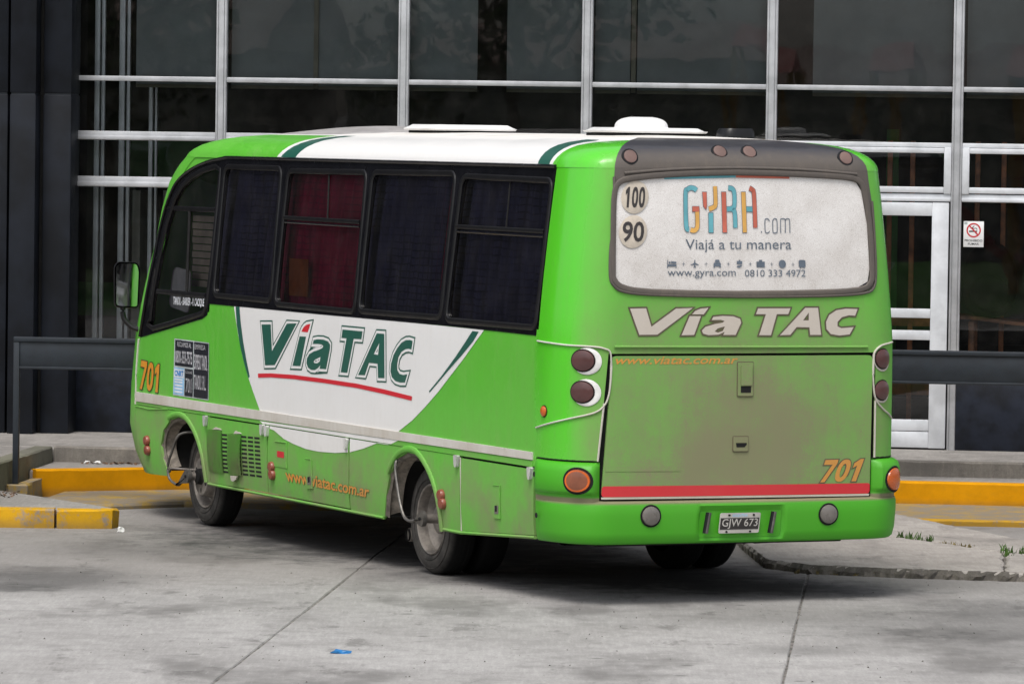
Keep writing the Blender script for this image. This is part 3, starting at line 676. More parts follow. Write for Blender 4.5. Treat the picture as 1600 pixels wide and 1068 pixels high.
# ---------------------------------------------------------------- the square opposite (mirrored in the glass)
def tree(x,y,h,r,label):
    T=empty('street_tree',(x,y,0)); tag(T,label,'tree','trees across the street')
    bm=bmesh.new(); add_tube(bm,[(0,0,-.1),(.1,0,h*.25),(0,.1,h*.5),(.05,0,h*.8)],[.25,.19,.13,.04],8)
    for k in range(5):
        a=k*1.3; add_tube(bm,[(0,.05,h*.4),(r*.4*math.cos(a),r*.4*math.sin(a),h*.62),(r*.7*math.cos(a),r*.7*math.sin(a),h*.75)],[.1,.06,.02],6)
    finish(bm,'trunk',M['bark'],T,recalc=True)
    bm=bmesh.new(); rr=random.Random(int(x*10+y))
    cl=[(rr.uniform(-.75,.75)*r,rr.uniform(-.75,.75)*r,h*(.45+.5*rr.random()),r*rr.uniform(.25,.45)) for _ in range(22)]
    for cx,cy,cz,cr in cl:
        for _ in range(90):
            d=Vector((rr.gauss(0,1),rr.gauss(0,1),rr.gauss(0,1))).normalized()*cr*rr.uniform(.5,1.); p=Vector((cx,cy,cz))+d
            a=Vector((rr.uniform(-1,1),rr.uniform(-1,1),rr.uniform(-1,1))).normalized(); b=a.orthogonal().normalized(); s_=rr.uniform(.12,.24)
            bm.faces.new([bm.verts.new(p+a*s_),bm.verts.new(p+b*s_*.6),bm.verts.new(p-a*s_),bm.verts.new(p-b*s_*.6)])
    finish(bm,'crown',M['leaf'],T,smooth=False)
for k,(x,y,h,r,lb) in enumerate(((-20,-9,8,3.2,'leafy tree across the street, reflected at the far left of the glass'),(-13,-15,9,3.6,'tall leafy tree across the street, reflected above the minibus nose'),(4.5,-14,8.5,3.4,'leafy tree across the street, reflected above the minibus roof'),(9,-18,9,3.4,'leafy tree across the street, reflected above the minibus tail'),(-26,-14,10,4.,'broad tree across the street beyond the left end of the glass'),(26,-22,9,3.8,'broad tree across the street beyond the right end of the glass'))): tree(x,y,h,r,lb)
def house(x,y,w,d,h,rh,label):
    o=empty('house',(x,y,0)); tag(o,label,'house','houses across the street')
    box('wall',(-w/2,-d/2,-.05),(w/2,d/2,h),M['house1'],o,.02)
    bm=bmesh.new(); e=.4; v=[bm.verts.new(p) for p in ((-w/2-e,-d/2-e,h),(w/2+e,-d/2-e,h),(w/2+e,d/2+e,h),(-w/2-e,d/2+e,h),(-w/2-e,0,h+rh),(w/2+e,0,h+rh))]
    for f in ((0,1,5,4),(2,3,4,5),(0,4,3),(1,2,5),(3,2,1,0)): bm.faces.new([v[i] for i in f])
    finish(bm,'roof',M['tile'],o,smooth=False)
    box('door',(-.5,d/2,0),(.5,d/2+.06,2.1),M['wood'],o)
    for wx in (-w*.3,w*.3):
        q=box('window',(wx-.7,d/2,1.),(wx+.7,d/2+.05,2.2),M['aluwhite'],o); box('window_pane',(wx-.62,d/2+.05,1.08),(wx+.62,d/2+.056,2.12),M['dark'],q,0)
for a in ((-30,-34,16,9,5.,2.2,'low house across the street, at the left end of its row'),(-12.5,-36,15,9,4.6,1.1,'low house across the street, second from the left end of its row'),(5,-37,16,9,5.4,2.4,'low house across the street, second from the right end of its row'),(23,-38,15,9,6.4,1.8,'low house across the street, at the right end of its row')): house(*a)
bm=bmesh.new(); bm.faces.new([bm.verts.new(p) for p in ((-60,-30,-.045),(60,-30,-.045),(60,1,-.045),(-60,1,-.045))]); tag(finish(bm,'lawn',M['lawn'],smooth=False),kind='structure')
def play_tower(x,w,z0,z1,label):
    T=empty('play_tower',(x,-10.,-.045)); tag(T,label,'playground','play towers across the street')
    for px_ in (-w/2+.06,w/2-.06):
        for py_ in (-.5,.5): tube('post',[(px_,py_,-.02),(px_,py_,z0+.1)],.06,M['playyel'],T,8)
    bm=bmesh.new(); v=[bm.verts.new(p) for p in ((-w/2,-.7,z0),(w/2,-.7,z0),(w/2,.7,z0),(-w/2,.7,z0),(-w/2+.1,0,z1),(w/2-.1,0,z1))]
    for f in ((0,1,5,4),(2,3,4,5),(0,4,3),(1,2,5),(3,2,1,0)): bm.faces.new([v[i] for i in f])
    finish(bm,'roof',M['playred'],T,smooth=False); box('deck',(-w/2,-.5,1.9),(w/2,.5,2.0),M['playyel'],T,.01)
    for z in (2.35,2.75): tube('guard_rail',[(-w/2,.5,z),(w/2,.5,z)],.03,M['playred'],T,6)
    bm=bmesh.new(); P=smooth_path([(w/2,0,2.0),(w/2+.7,0,1.7),(w/2+1.6,0,.8),(w/2+2.4,0,.35)],4)
    for k in (-.28,.28): add_tube(bm,[(p[0],p[1]+k,p[2]+.1) for p in P],.05,6)
    add_tube(bm,P,.26,8,False,.04); finish(bm,'slide',M['playred'],T,recalc=True)
play_tower(-6.9,1.55,4.62,5.1,'red roofed play tower across the street, leftmost of three in the glass')
play_tower(-4.3,.95,4.72,5.2,'red roofed play tower across the street, middle of three in the glass')
play_tower(-1.6,.95,4.6,5.1,'red roofed play tower across the street, rightmost of three in the glass')
# ================================================================ weeds and litter
def tufts(name,spots,mat,h,label,n=26):
    bm=bmesh.new()
    for (x,y,z,r) in spots:
        for _ in range(n):
            a=random.uniform(0,6.28); rr=abs(random.gauss(0,.6))*r; p=Vector((x+rr*math.cos(a),y+rr*math.sin(a)*.6,z)); hh=random.uniform(.25,1.)**1.4*h
            d=Vector((random.uniform(-1,1),random.uniform(-1,1),0))*hh*.5; w=Vector((math.cos(a+1.5),math.sin(a+1.5),0))*.006
            v=[bm.verts.new(p-w),bm.verts.new(p+w),bm.verts.new(p+d*.5+w*.8+Vector((0,0,hh*.6))),bm.verts.new(p+d*.5-w*.8+Vector((0,0,hh*.6))),bm.verts.new(p+d+Vector((0,0,hh)))]
            bm.faces.new((v[0],v[1],v[2],v[3])); bm.faces.new((v[3],v[2],v[4]))
    o=finish(bm,name,mat,smooth=False); return tag(o,label,'weeds',kind='stuff')
sp=[(2.91+.06*k,36.99-.10*k,.052,.05) for k in range(4)]+[(3.60,35.72,.052,.07),(3.68,35.66,.052,.08),(3.8,35.66,.052,.07),(3.95,35.65,.05,.08),(3.55,35.5,.05,.04),(3.57,35.9,.05,.04)]
tufts('weeds',sp,M['grass'],.07,'green weeds growing in the joints of the right-hand island',20)
tufts('dry_weeds',[(3.2+.05*k,36.5-.09*k,.05,.04) for k in range(4)]+[(2.0+.13*k,34.42-.035*k,.0,.03) for k in range(9)],M['drygrass'],.035,'dry weeds and debris along the broken island edge',16)
def crumple(name,x,y,z,s,mat,label,flat=.5,seed=1):
    rr=random.Random(seed); bm=bmesh.new(); bmesh.ops.create_icosphere(bm,subdivisions=2,radius=1.)
    for v in bm.verts: k=rr.uniform(.55,1.15); v.co=Vector((v.co.x*s[0]*k,v.co.y*s[1]*k,max(-.2,v.co.z)*s[2]*k))
    zmin=min(v.co.z for v in bm.verts)
    for v in bm.verts: v.co.z-=zmin
    o=finish(bm,name,mat,smooth=False); o.location=(x,y,z); return tag(o,label,'litter')
crumple('wrapper',-.96,28.66,0.001,(.062,.03,.022),M['bluewrap'],'small blue crumpled wrapper lying on the concrete in the foreground',seed=3)
crumple('paper_scrap',-2.90,37.15,0.001,(.03,.03,.035),M['paper'],'crumpled white paper on the ground at the end of the yellow island kerb',seed=5)
_p1=bw(-3.84,-2.26,.217); crumple('paper_scrap',_p1[0],_p1[1],.216,(.035,.025,.02),M['paper'],'white paper scrap lying against the concrete riser left of the minibus',seed=6)
_p1=bw(-3.93,-2.25,.217); crumple('paper_scrap',_p1[0],_p1[1],.216,(.03,.02,.02),M['paper'],'small white scrap among the dead leaves left of the minibus',seed=8)
bm=bmesh.new()
for _ in range(150):
    if random.random()<.6: p=Vector(bw(random.uniform(-3.97,-3.5),-2.2-abs(random.gauss(0,.08)),.222))
    else: p=Vector((random.uniform(-4.15,-3.85),38.9+random.gauss(0,.2),.146))
    a=random.uniform(0,6.28); s_=random.uniform(.012,.03); d=Vector((math.cos(a),math.sin(a),random.uniform(-.1,.6)))*s_; w=Vector((-math.sin(a),math.cos(a),random.uniform(-.1,.4)))*s_*.5
    bm.faces.new([bm.verts.new(p+d),bm.verts.new(p+w),bm.verts.new(p-d),bm.verts.new(p-w)])
tag(finish(bm,'dead_leaves',M['deadleaf'],smooth=False),'brown dead leaves gathered against the concrete riser','leaves',kind='stuff')
bm=bmesh.new()
for _ in range(420):
    x=random.uniform(-4.5,5.); y=random.uniform(27.,37.2); s_=random.uniform(.004,.011)
    add=[Vector((x+random.uniform(-1,1)*s_,y+random.uniform(-1,1)*s_*1.3,.003)) for _ in range(3)]+[Vector((x,y,.003+s_*.8))]
    v=[bm.verts.new(q) for q in add]
    for f in ((0,1,3),(1,2,3),(2,0,3)): bm.faces.new([v[i] for i in f])
tag(finish(bm,'grit',M['rough'],smooth=False),'fine grit scattered over the concrete','grit',kind='stuff')
# ---------------------------------------------------------------- minibus shape functions and measured outlines (metres, vehicle space)
def interp(x,T):
    if x<=T[0][0]: return T[0][1]
    for (a,va),(b,vb) in zip(T,T[1:]):
        if x<=b: return va+(vb-va)*(x-a)/(b-a)
    return T[-1][1]
HW={-1:1.225,1:1.25}
def hw(z,s=-1):
    return HW[s]-.12*(max(0.,(z-1.65)/1.16))**1.3-(.02*((.62-z)/.3)**2 if z<.62 else 0)
FY=[(.33,7.66),(.5,7.84),(.7,7.96),(1.0,7.94),(1.4,7.85),(1.8,7.67),(2.12,7.53),(2.4,7.47),(2.6,7.38),(2.72,7.24),(2.80,7.08)]
def yS(z): return interp(z,FY)
def xside(y,z,s=-1):
    t=min(1.,max(0.,(y-yS(z))/.75))
    return hw(z,s)-.5*(1-math.sqrt(max(0,1-t*t)))
# rear plan outline table (arclength)
RX,RY,RN,CR=.32,.46,2.3,.02
def yrear0(x):
    ax=abs(x);e=min(1.,max(0.,(ax-(1.225-RX))/RX))
    return RY*(1-max(0.,1-e**RN)**(1/RN))+CR*(ax/.9)**2
TAB=[]
def _mk():
    pts=[]
    for i in range(0,91): pts.append((.01*i,yrear0(.01*i)))
    for i in range(1,201):
        ph=math.pi/2*i/200
        e=math.sin(ph)**(2/RN);q=1-math.cos(ph)**(2/RN)
        x=1.225-RX+RX*e;y=RY*q+CR*(x/.9)**2
        if x>.9: pts.append((x,y))
    pts.append((1.225,.53))
    u=0;TAB.append((0.,0.,0.))
    for a,b in zip(pts,pts[1:]):
        u+=math.hypot(b[0]-a[0],b[1]-a[1]);TAB.append((u,b[0],b[1]))
_mk()
UMAX=TAB[-1][0]
def tab(u):
    lo,hi=0,len(TAB)-1
    u=min(u,UMAX)
    while hi-lo>1:
        m=(lo+hi)//2
        if TAB[m][0]<=u: lo=m
        else: hi=m
    a,b=TAB[lo],TAB[hi];t=(u-a[0])/(b[0]-a[0])
    return a[1]+(b[1]-a[1])*t,a[2]+(b[2]-a[2])*t
def lean(z): return .08*(max(0,z-1.0)/2)**2
def rear0(u,z):
    s=-1 if u<0 else 1
    x,y=tab(abs(u)); x*=hw(z,s)/1.225
    return (s*x, y+lean(z)*max(0,1-y/.5), z)
D={'band': [(0.56, 1.71), (1.979, 1.715), (4.247, 1.705), (6.449, 1.7), (6.482, 1.614), (6.589, 1.581), (7.218, 1.488), (7.932, 1.384), (7.852, 1.571), (7.788, 1.748),
          (7.731, 1.948), (7.677, 2.163), (7.598, 2.348), (7.5, 2.498), (7.365, 2.608), (7.12, 2.695), (6.802, 2.757), (6.477, 2.789), (6.124, 2.812), (5.063, 2.813),
          (3.391, 2.807), (1.855, 2.801), (0.533, 2.795)],
 'bars': [(5.102, 2.375), (3.676, 2.373), (4.376, 2.696), (4.294, 2.382), (2.006, 2.379), (0.591, 2.378), (1.234, 2.678), (1.205, 2.384)],
 'bolts': [(-1.525, 0.824), (-1.49, 0.563)],
 'bump': [(-1.545, 0.389), (-0.042, 0.396), (1.217, 0.395), (-1.578, 0.92), (-1.02, 0.932), (-1.012, 0.691), (-1.57, 0.714), (1.113, 0.899), (0.955, 0.893), (0.934, 0.676)],
 'c100': [(-0.855, 2.612), (-0.838, 2.392)],
 'cab': [(7.7, 1.528), (7.756, 1.496), (7.641, 1.471), (7.331, 1.513), (6.807, 1.592), (6.563, 1.63), (6.5, 1.681), (6.47, 1.913), (6.474, 2.25), (6.496, 2.587), (6.511, 2.702),
         (6.614, 2.725), (6.873, 2.693), (7.1, 2.641), (7.28, 2.565), (7.387, 2.475), (7.5, 2.276), (7.585, 2.002), (7.65, 1.753)],
 'cab_bars': [(7.579, 1.755), (6.528, 1.757), (7.606, 2.397), (6.512, 2.403), (7.063, 2.383), (6.951, 1.762)],
 'cabtext': [(7.243, 1.688), (6.557, 1.698), (6.57, 1.765), (7.253, 1.746)],
 'clips': [(6.455, 0.82), (5.29, 0.822), (5.201, 0.818), (3.689, 0.818), (1.761, 0.823), (0.583, 0.821)],
 'dark': [(-0.989, 2.44), (-1.02, 2.643), (-1.047, 2.826), (-1.073, 2.895)],
 'dark2': [(0.994, 2.284), (1.004, 2.534), (0.998, 2.742), (0.981, 2.867), (0.934, 2.942)],
 'doors': [(5.202, 0.87), (5.21, 0.364), (3.642, 0.835), (3.661, 0.366), (6.376, 0.868), (1.751, 0.845), (1.718, 0.351), (0.544, 0.848)],
 'farch_in': [(7.327, 0.386), (7.407, 0.479), (7.442, 0.576), (7.389, 0.693), (7.251, 0.779), (7.057, 0.815), (6.876, 0.791), (6.695, 0.695), (6.557, 0.549), (6.504, 0.368)],
 'farch_out': [(7.64, 0.38), (7.557, 0.544), (7.473, 0.697), (7.308, 0.806), (6.989, 0.863), (6.782, 0.836), (6.6, 0.701), (6.477, 0.539), (6.452, 0.362)],
 'flaps': [(6.44, 0.759), (6.393, 0.448), (6.086, 0.45), (6.133, 0.767), (6.0, 0.751), (5.967, 0.448), (5.691, 0.457), (5.725, 0.763)],
 'fuel': [(5.047, 0.753), (4.822, 0.757), (4.817, 0.572), (5.118, 0.571), (5.006, 0.662), (4.869, 0.662)],
 'grille': [(6.145, 0.747), (6.113, 0.443), (5.305, 0.46), (5.352, 0.767)],
 'gy_blue_A': [(0.019, 2.557), (0.064, 2.557), (0.065, 2.526), (0.02, 2.526)],
 'gy_blue_G': [(-0.368, 2.658), (-0.385, 2.671), (-0.414, 2.675), (-0.437, 2.664), (-0.451, 2.64), (-0.439, 2.433), (-0.418, 2.409)],
 'gy_blue_R': [(-0.121, 2.677), (-0.091, 2.672), (-0.074, 2.646), (-0.073, 2.57), (-0.089, 2.547), (-0.131, 2.54)],
 'gy_blue_R2': [(-0.089, 2.54), (-0.071, 2.518), (-0.066, 2.421)],
 'gy_blue_Y': [(-0.272, 2.515), (-0.237, 2.516), (-0.234, 2.39), (-0.268, 2.39)],
 'gy_c': [(0.193, 2.466), (0.183, 2.479), (0.171, 2.481), (0.159, 2.469), (0.159, 2.4), (0.169, 2.39), (0.182, 2.391), (0.192, 2.401)],
 'gy_dot': [(0.127, 2.401), (0.134, 2.401), (0.135, 2.389), (0.129, 2.389)],
 'gy_m': [(0.276, 2.39), (0.278, 2.471), (0.286, 2.481), (0.303, 2.481), (0.313, 2.47), (0.311, 2.39)],
 'gy_m2': [(0.313, 2.47), (0.324, 2.481), (0.338, 2.481), (0.347, 2.47), (0.346, 2.39)],
 'gy_o': [(0.218, 2.47), (0.229, 2.481), (0.239, 2.481), (0.25, 2.47), (0.249, 2.4), (0.238, 2.39), (0.227, 2.39), (0.217, 2.4), (0.218, 2.47)],
 'gy_red_A': [(0.044, 2.677), (0.066, 2.666), (0.079, 2.637), (0.085, 2.422)],
 'gy_red_G': [(-0.396, 2.556), (-0.345, 2.556), (-0.342, 2.523), (-0.395, 2.523)],
 'gy_red_R': [(-0.174, 2.65), (-0.139, 2.651), (-0.131, 2.391), (-0.163, 2.391)],
 'gy_red_Y': [(-0.322, 2.649), (-0.29, 2.649), (-0.286, 2.565), (-0.292, 2.537), (-0.312, 2.558)],
 'gy_yel_A': [(-0.019, 2.651), (0.014, 2.652), (0.02, 2.392), (-0.01, 2.391)],
 'gy_yel_G': [(-0.359, 2.522), (-0.355, 2.433), (-0.366, 2.409), (-0.383, 2.402), (-0.406, 2.407)],
 'gy_yel_Y': [(-0.224, 2.687), (-0.219, 2.576), (-0.233, 2.553), (-0.27, 2.54)],
 'h701': [(0.531, 0.775), (0.851, 0.778), (0.91, 0.923), (0.584, 0.92)],
 'hatch': [(-0.94, 1.613), (0.934, 1.604), (0.929, 0.68), (-1.008, 0.691)],
 'hwww': [(-0.926, 1.556), (-0.046, 1.556), (-0.032, 1.606), (-0.918, 1.605)],
 'icon_sz': [(-0.572, 2.163), (-0.499, 2.212)],
 'icons': [(-0.536, 2.189), (-0.451, 2.188), (-0.368, 2.189), (-0.284, 2.188), (-0.202, 2.19), (-0.12, 2.189), (-0.036, 2.19), (0.044, 2.189), (0.12, 2.191), (0.202, 2.188),
           (0.281, 2.19), (0.36, 2.188), (0.429, 2.19)],
 'lat': [(4.449, 0.666), (4.34, 0.668), (4.323, 0.459), (4.433, 0.451), (1.173, 0.705), (1.061, 0.709), (1.062, 0.491), (1.164, 0.487)],
 'lat1': [(-0.049, 1.342), (0.057, 1.341), (0.059, 1.556), (-0.041, 1.556)],
 'lat2': [(-0.076, 0.988), (0.025, 0.986), (0.028, 1.077), (-0.068, 1.078)],
 'lights': [(-1.105, 1.566), (-1.108, 1.366), (1.017, 1.565), (1.014, 1.36), (-1.13, 0.806), (1.085, 0.787), (-0.668, 0.581), (0.6, 0.57), (-1.466, 1.231)],
 'mk': [(7.727, 0.593), (7.716, 0.519), (5.105, 0.563), (5.096, 0.507), (2.02, 0.578), (2.0, 0.523)],
 'pipe': [(-0.932, 1.662), (0.895, 1.654)],
 'pipe_l': [(-1.578, 1.691), (-1.339, 1.697), (-1.129, 1.692), (-1.004, 1.682), (-0.961, 1.654), (-0.944, 1.617), (-0.947, 1.483), (-0.955, 1.361), (-0.979, 1.291), (-1.04, 1.246),
            (-1.192, 1.204), (-1.359, 1.163), None],
 'pipe_r': [None, (0.993, 1.679), (0.924, 1.65), (0.9, 1.596), (0.897, 1.408), (0.917, 1.304), (0.98, 1.24), (1.069, 1.203), None],
 'plate': [(-0.2, 0.47), (0.085, 0.468), (0.105, 0.588), (-0.183, 0.589)],
 'platelight': [(-0.283, 0.529), (0.189, 0.541)],
 'platerec': [(-0.32, 0.455), (0.233, 0.453), (0.251, 0.627), (-0.289, 0.628)],
 'rA': [(0.439, 1.907), (0.533, 1.907), (0.55, 1.732), (0.47, 1.732), (0.466, 1.781), (0.373, 1.783), (0.327, 1.733), (0.252, 1.731)],
 'rA_h': [(0.464, 1.877), (0.462, 1.826), (0.421, 1.826)],
 'rC': [(0.826, 1.898), (0.806, 1.855), (0.759, 1.858), (0.707, 1.846), (0.673, 1.815), (0.672, 1.787), (0.7, 1.775), (0.791, 1.781), (0.76, 1.734), (0.685, 1.727), (0.622, 1.737),
        (0.591, 1.77), (0.589, 1.816), (0.615, 1.861), (0.668, 1.891), (0.738, 1.901)],
 'rT': [(0.096, 1.904), (0.33, 1.904), (0.314, 1.867), (0.231, 1.867), (0.187, 1.731), (0.103, 1.732), (0.152, 1.867), (0.081, 1.867)],
 'rV': [(-0.823, 1.903), (-0.71, 1.905), (-0.667, 1.788), (-0.497, 1.903), (-0.377, 1.907), (-0.624, 1.737), (-0.749, 1.736)],
 'ra': [(-0.24, 1.83), (-0.227, 1.85), (-0.162, 1.856), (-0.083, 1.853), (-0.034, 1.837), (-0.026, 1.812), (-0.065, 1.734), (-0.155, 1.734), (-0.145, 1.754), (-0.188, 1.736),
        (-0.261, 1.733), (-0.299, 1.743), (-0.308, 1.763), (-0.284, 1.786), (-0.217, 1.804), (-0.161, 1.813), (-0.146, 1.823), (-0.173, 1.831)],
 'ra_h': [(-0.217, 1.756), (-0.195, 1.776), (-0.143, 1.789), (-0.158, 1.76), (-0.192, 1.749)],
 'rail_line': [(7.12, 2.695), (6.802, 2.757), (6.477, 2.789), (6.124, 2.812), (5.063, 2.813), (3.391, 2.807), (1.855, 2.801), (0.533, 2.795)],
 'rarch_in': [(3.04, 0.358), (2.994, 0.499), (2.924, 0.659), (2.793, 0.777), (2.628, 0.827), (2.462, 0.821), (2.284, 0.732), (2.149, 0.603), (2.082, 0.457), (2.07, 0.349)],
 'rarch_out': [(3.063, 0.357), (3.028, 0.497), (2.97, 0.678), (2.852, 0.84), (2.486, 0.876), (2.287, 0.81), (2.13, 0.669), (2.043, 0.524), (2.025, 0.357)],
 'redst': [(-1.009, 0.777), (0.932, 0.768), (0.929, 0.688), (-1.008, 0.699)],
 'rglass': [(-0.941, 2.114), (-0.968, 2.501), (-0.971, 2.644), (-0.948, 2.693), (-0.863, 2.718), (-0.56, 2.745), (-0.059, 2.762), (0.445, 2.754), (0.777, 2.741), (0.894, 2.721),
            (0.929, 2.667), (0.951, 2.451), (0.941, 2.159), (0.919, 2.076), (0.838, 2.038), (0.549, 2.022), (-0.062, 2.014), (-0.666, 2.025), (-0.85, 2.045), (-0.916, 2.074)],
 'ri': [(-0.398, 1.855), (-0.317, 1.855), (-0.363, 1.735), (-0.452, 1.733)],
 'ri2': [(-0.381, 1.866), (-0.359, 1.888), (-0.32, 1.903), (-0.264, 1.908), (-0.297, 1.866)],
 'rwin': [(-0.963, 2.114), (-0.992, 2.521), (-0.996, 2.664), (-0.969, 2.721), (-0.88, 2.747), (-0.561, 2.77), (-0.058, 2.787), (0.447, 2.779), (0.806, 2.766), (0.928, 2.742),
          (0.975, 2.676), (0.991, 2.451), (0.974, 2.159), (0.947, 2.051), (0.861, 2.013), (0.548, 1.997), (-0.062, 1.993), (-0.665, 2.005), (-0.872, 2.025), (-0.933, 2.057)],
 's701': [(7.955, 0.964), (7.468, 0.955), (7.433, 1.173), (7.904, 1.186)],
 'sA': [(3.184, 1.615), (3.05, 1.617), (3.036, 1.312), (3.15, 1.308), (3.163, 1.406), (3.316, 1.405), (3.387, 1.315), (3.51, 1.311)],
 'sA_h': [(3.138, 1.55), (3.156, 1.467), (3.233, 1.469)],
 'sC': [(2.553, 1.59), (2.605, 1.594), (2.67, 1.59), (2.745, 1.57), (2.819, 1.53), (2.883, 1.479), (2.923, 1.418), (2.933, 1.365), (2.907, 1.326), (2.849, 1.303), (2.764, 1.296),
        (2.679, 1.3), (2.638, 1.359), (2.709, 1.35), (2.775, 1.355), (2.812, 1.379), (2.817, 1.415), (2.796, 1.468), (2.743, 1.508), (2.678, 1.528), (2.622, 1.534),
        (2.573, 1.53)],
 'sT': [(3.804, 1.616), (3.44, 1.618), (3.458, 1.562), (3.597, 1.56), (3.707, 1.316), (3.83, 1.314), (3.729, 1.557), (3.822, 1.556)],
 'sV': [(5.355, 1.589), (5.173, 1.597), (5.143, 1.403), (4.858, 1.615), (4.669, 1.625), (5.084, 1.305), (5.276, 1.294)],
 's_under': [(5.418, 1.227), (5.167, 1.241), (4.704, 1.252), (4.129, 1.253), (3.531, 1.249), (3.046, 1.235), (2.555, 1.213), (2.563, 1.183), (3.045, 1.203), (3.53, 1.219),
             (4.128, 1.223), (4.703, 1.222), (5.166, 1.212), (5.413, 1.197)],
 's_www': [(4.82, 0.512), (3.3, 0.522), (3.287, 0.558), (4.855, 0.556)],
 'sa': [(4.341, 1.519), (4.26, 1.528), (4.159, 1.53), (4.071, 1.521), (4.03, 1.499), (4.033, 1.469), (4.099, 1.323), (4.222, 1.32), (4.207, 1.347), (4.253, 1.323), (4.314, 1.306),
        (4.385, 1.305), (4.443, 1.319), (4.471, 1.348), (4.462, 1.384), (4.42, 1.415), (4.339, 1.437), (4.237, 1.455), (4.177, 1.469), (4.157, 1.484), (4.194, 1.494),
        (4.259, 1.495), (4.357, 1.49)],
 'sa_h': [(4.336, 1.365), (4.312, 1.381), (4.207, 1.405), (4.222, 1.372), (4.27, 1.356), (4.319, 1.356)],
 'si': [(4.609, 1.534), (4.486, 1.537), (4.586, 1.321), (4.739, 1.316)],
 'si_all': [(4.739, 1.316), (4.586, 1.321), (4.402, 1.632), (4.478, 1.624), (4.525, 1.609), (4.562, 1.588), (4.584, 1.568), (4.629, 1.5)],
 'si_red': [(4.456, 1.569), (4.575, 1.569), (4.555, 1.589), (4.525, 1.607), (4.478, 1.623), (4.407, 1.632), (4.426, 1.602)],
 'skirt_bot': [(9.314, 0.23), (7.654, 0.329), (6.456, 0.347), (5.211, 0.359), (3.663, 0.356), (3.031, 0.35), (2.037, 0.352), (1.697, 0.348), (0.53, 0.411)],
 'stick': [(7.188, 0.979), (6.434, 0.981), (6.434, 1.404), (7.16, 1.407)],
 'stick_split': [(6.759, 0.973), (6.746, 1.405), (7.167, 1.196), (6.753, 1.192), (6.952, 0.977), (6.931, 1.198)],
 'stripe': [(8.02, 0.96), (8.016, 0.885), (5.461, 0.963), (5.458, 0.902), (0.577, 0.96), (0.576, 0.912)],
 'sw_l': [(5.892, 1.699), (5.814, 1.702), (5.778, 1.58), (5.722, 1.44), (5.653, 1.311), (5.584, 1.196), (5.61, 1.186), (5.69, 1.276), (5.786, 1.414), (5.856, 1.562)],
 'sw_r': [(1.564, 1.698), (1.46, 1.698), (1.547, 1.63), (1.732, 1.529), (1.962, 1.411), (2.258, 1.254), (2.269, 1.262), (2.068, 1.371), (1.838, 1.511), (1.672, 1.621)],
 't100': [(-0.935, 2.542), (-0.758, 2.543), (-0.768, 2.678), (-0.946, 2.677), (-0.921, 2.326), (-0.739, 2.327), (-0.748, 2.466), (-0.933, 2.465)],
 't_num': [(0.004, 2.108), (0.451, 2.108), (0.453, 2.153), (0.004, 2.152)],
 't_viaja': [(-0.438, 2.279), (0.352, 2.282), (0.355, 2.35), (-0.441, 2.346)],
 't_www': [(-0.563, 2.1), (-0.064, 2.101), (-0.064, 2.152), (-0.565, 2.151)],
 'tophue': [(-0.66, 2.757), (-0.058, 2.779), (-0.059, 2.762), (0.395, 2.762)],
 'toplights': [(-0.971, 2.872), (-0.165, 2.926), (0.087, 2.926), (0.894, 2.881)],
 'w2': [(6.356, 1.773), (5.198, 1.771), (5.273, 2.726), (6.414, 2.727)],
 'w3': [(5.106, 1.751), (3.604, 1.752), (3.662, 2.719), (5.129, 2.71)],
 'w4': [(3.524, 1.759), (2.096, 1.77), (2.118, 2.73), (3.547, 2.72)],
 'w5': [(2.008, 1.756), (0.569, 1.764), (0.563, 2.704), (1.995, 2.714)],
 'white_b': [(5.075, 0.83), (4.885, 0.781), (4.698, 0.756), (4.452, 0.734), (4.209, 0.731), (3.91, 0.741), (3.64, 0.763), (3.386, 0.806), (3.158, 0.856), (2.933, 0.923)],
 'white_l': [(5.932, 1.702), (5.883, 1.599), (5.827, 1.483), (5.745, 1.345), (5.636, 1.208), (5.516, 1.087), (5.41, 0.989), (5.305, 0.91), (5.138, 0.836)],
 'white_r': [(2.766, 0.968), (2.547, 1.051), (2.331, 1.154), (2.118, 1.265), (1.908, 1.388), (1.7, 1.509), (1.526, 1.619), (1.398, 1.7)]}
# ================================================================ minibus
BUS=empty('minibus',(1.5005,32.1163,0),.42599)
tag(BUS,'green and white minibus parked at an angle, dusty rear towards the viewer','bus')
def fs(s=-1):
    def f(y,z,off=0.): return (s*(xside(y,z,s)+off),y,z)
    return f
SL=fs(-1); SR=fs(1)
def RF(u,z,off=0.):
    a=rear0(u-.004,z); b=rear0(u+.004,z); c=rear0(u,z)
    t=Vector((b[0]-a[0],b[1]-a[1],0)).normalized(); n=Vector((t.y,-t.x,0))
    return (c[0]+n.x*off,c[1]+n.y*off,z)
def both(fn):
    for s,f,fl in ((-1,SL,True),(1,SR,False)): fn(s,f,fl)
# NB (y,z,x-outward) on the left side is left-handed -> flip
def arch(poly): return list(poly)
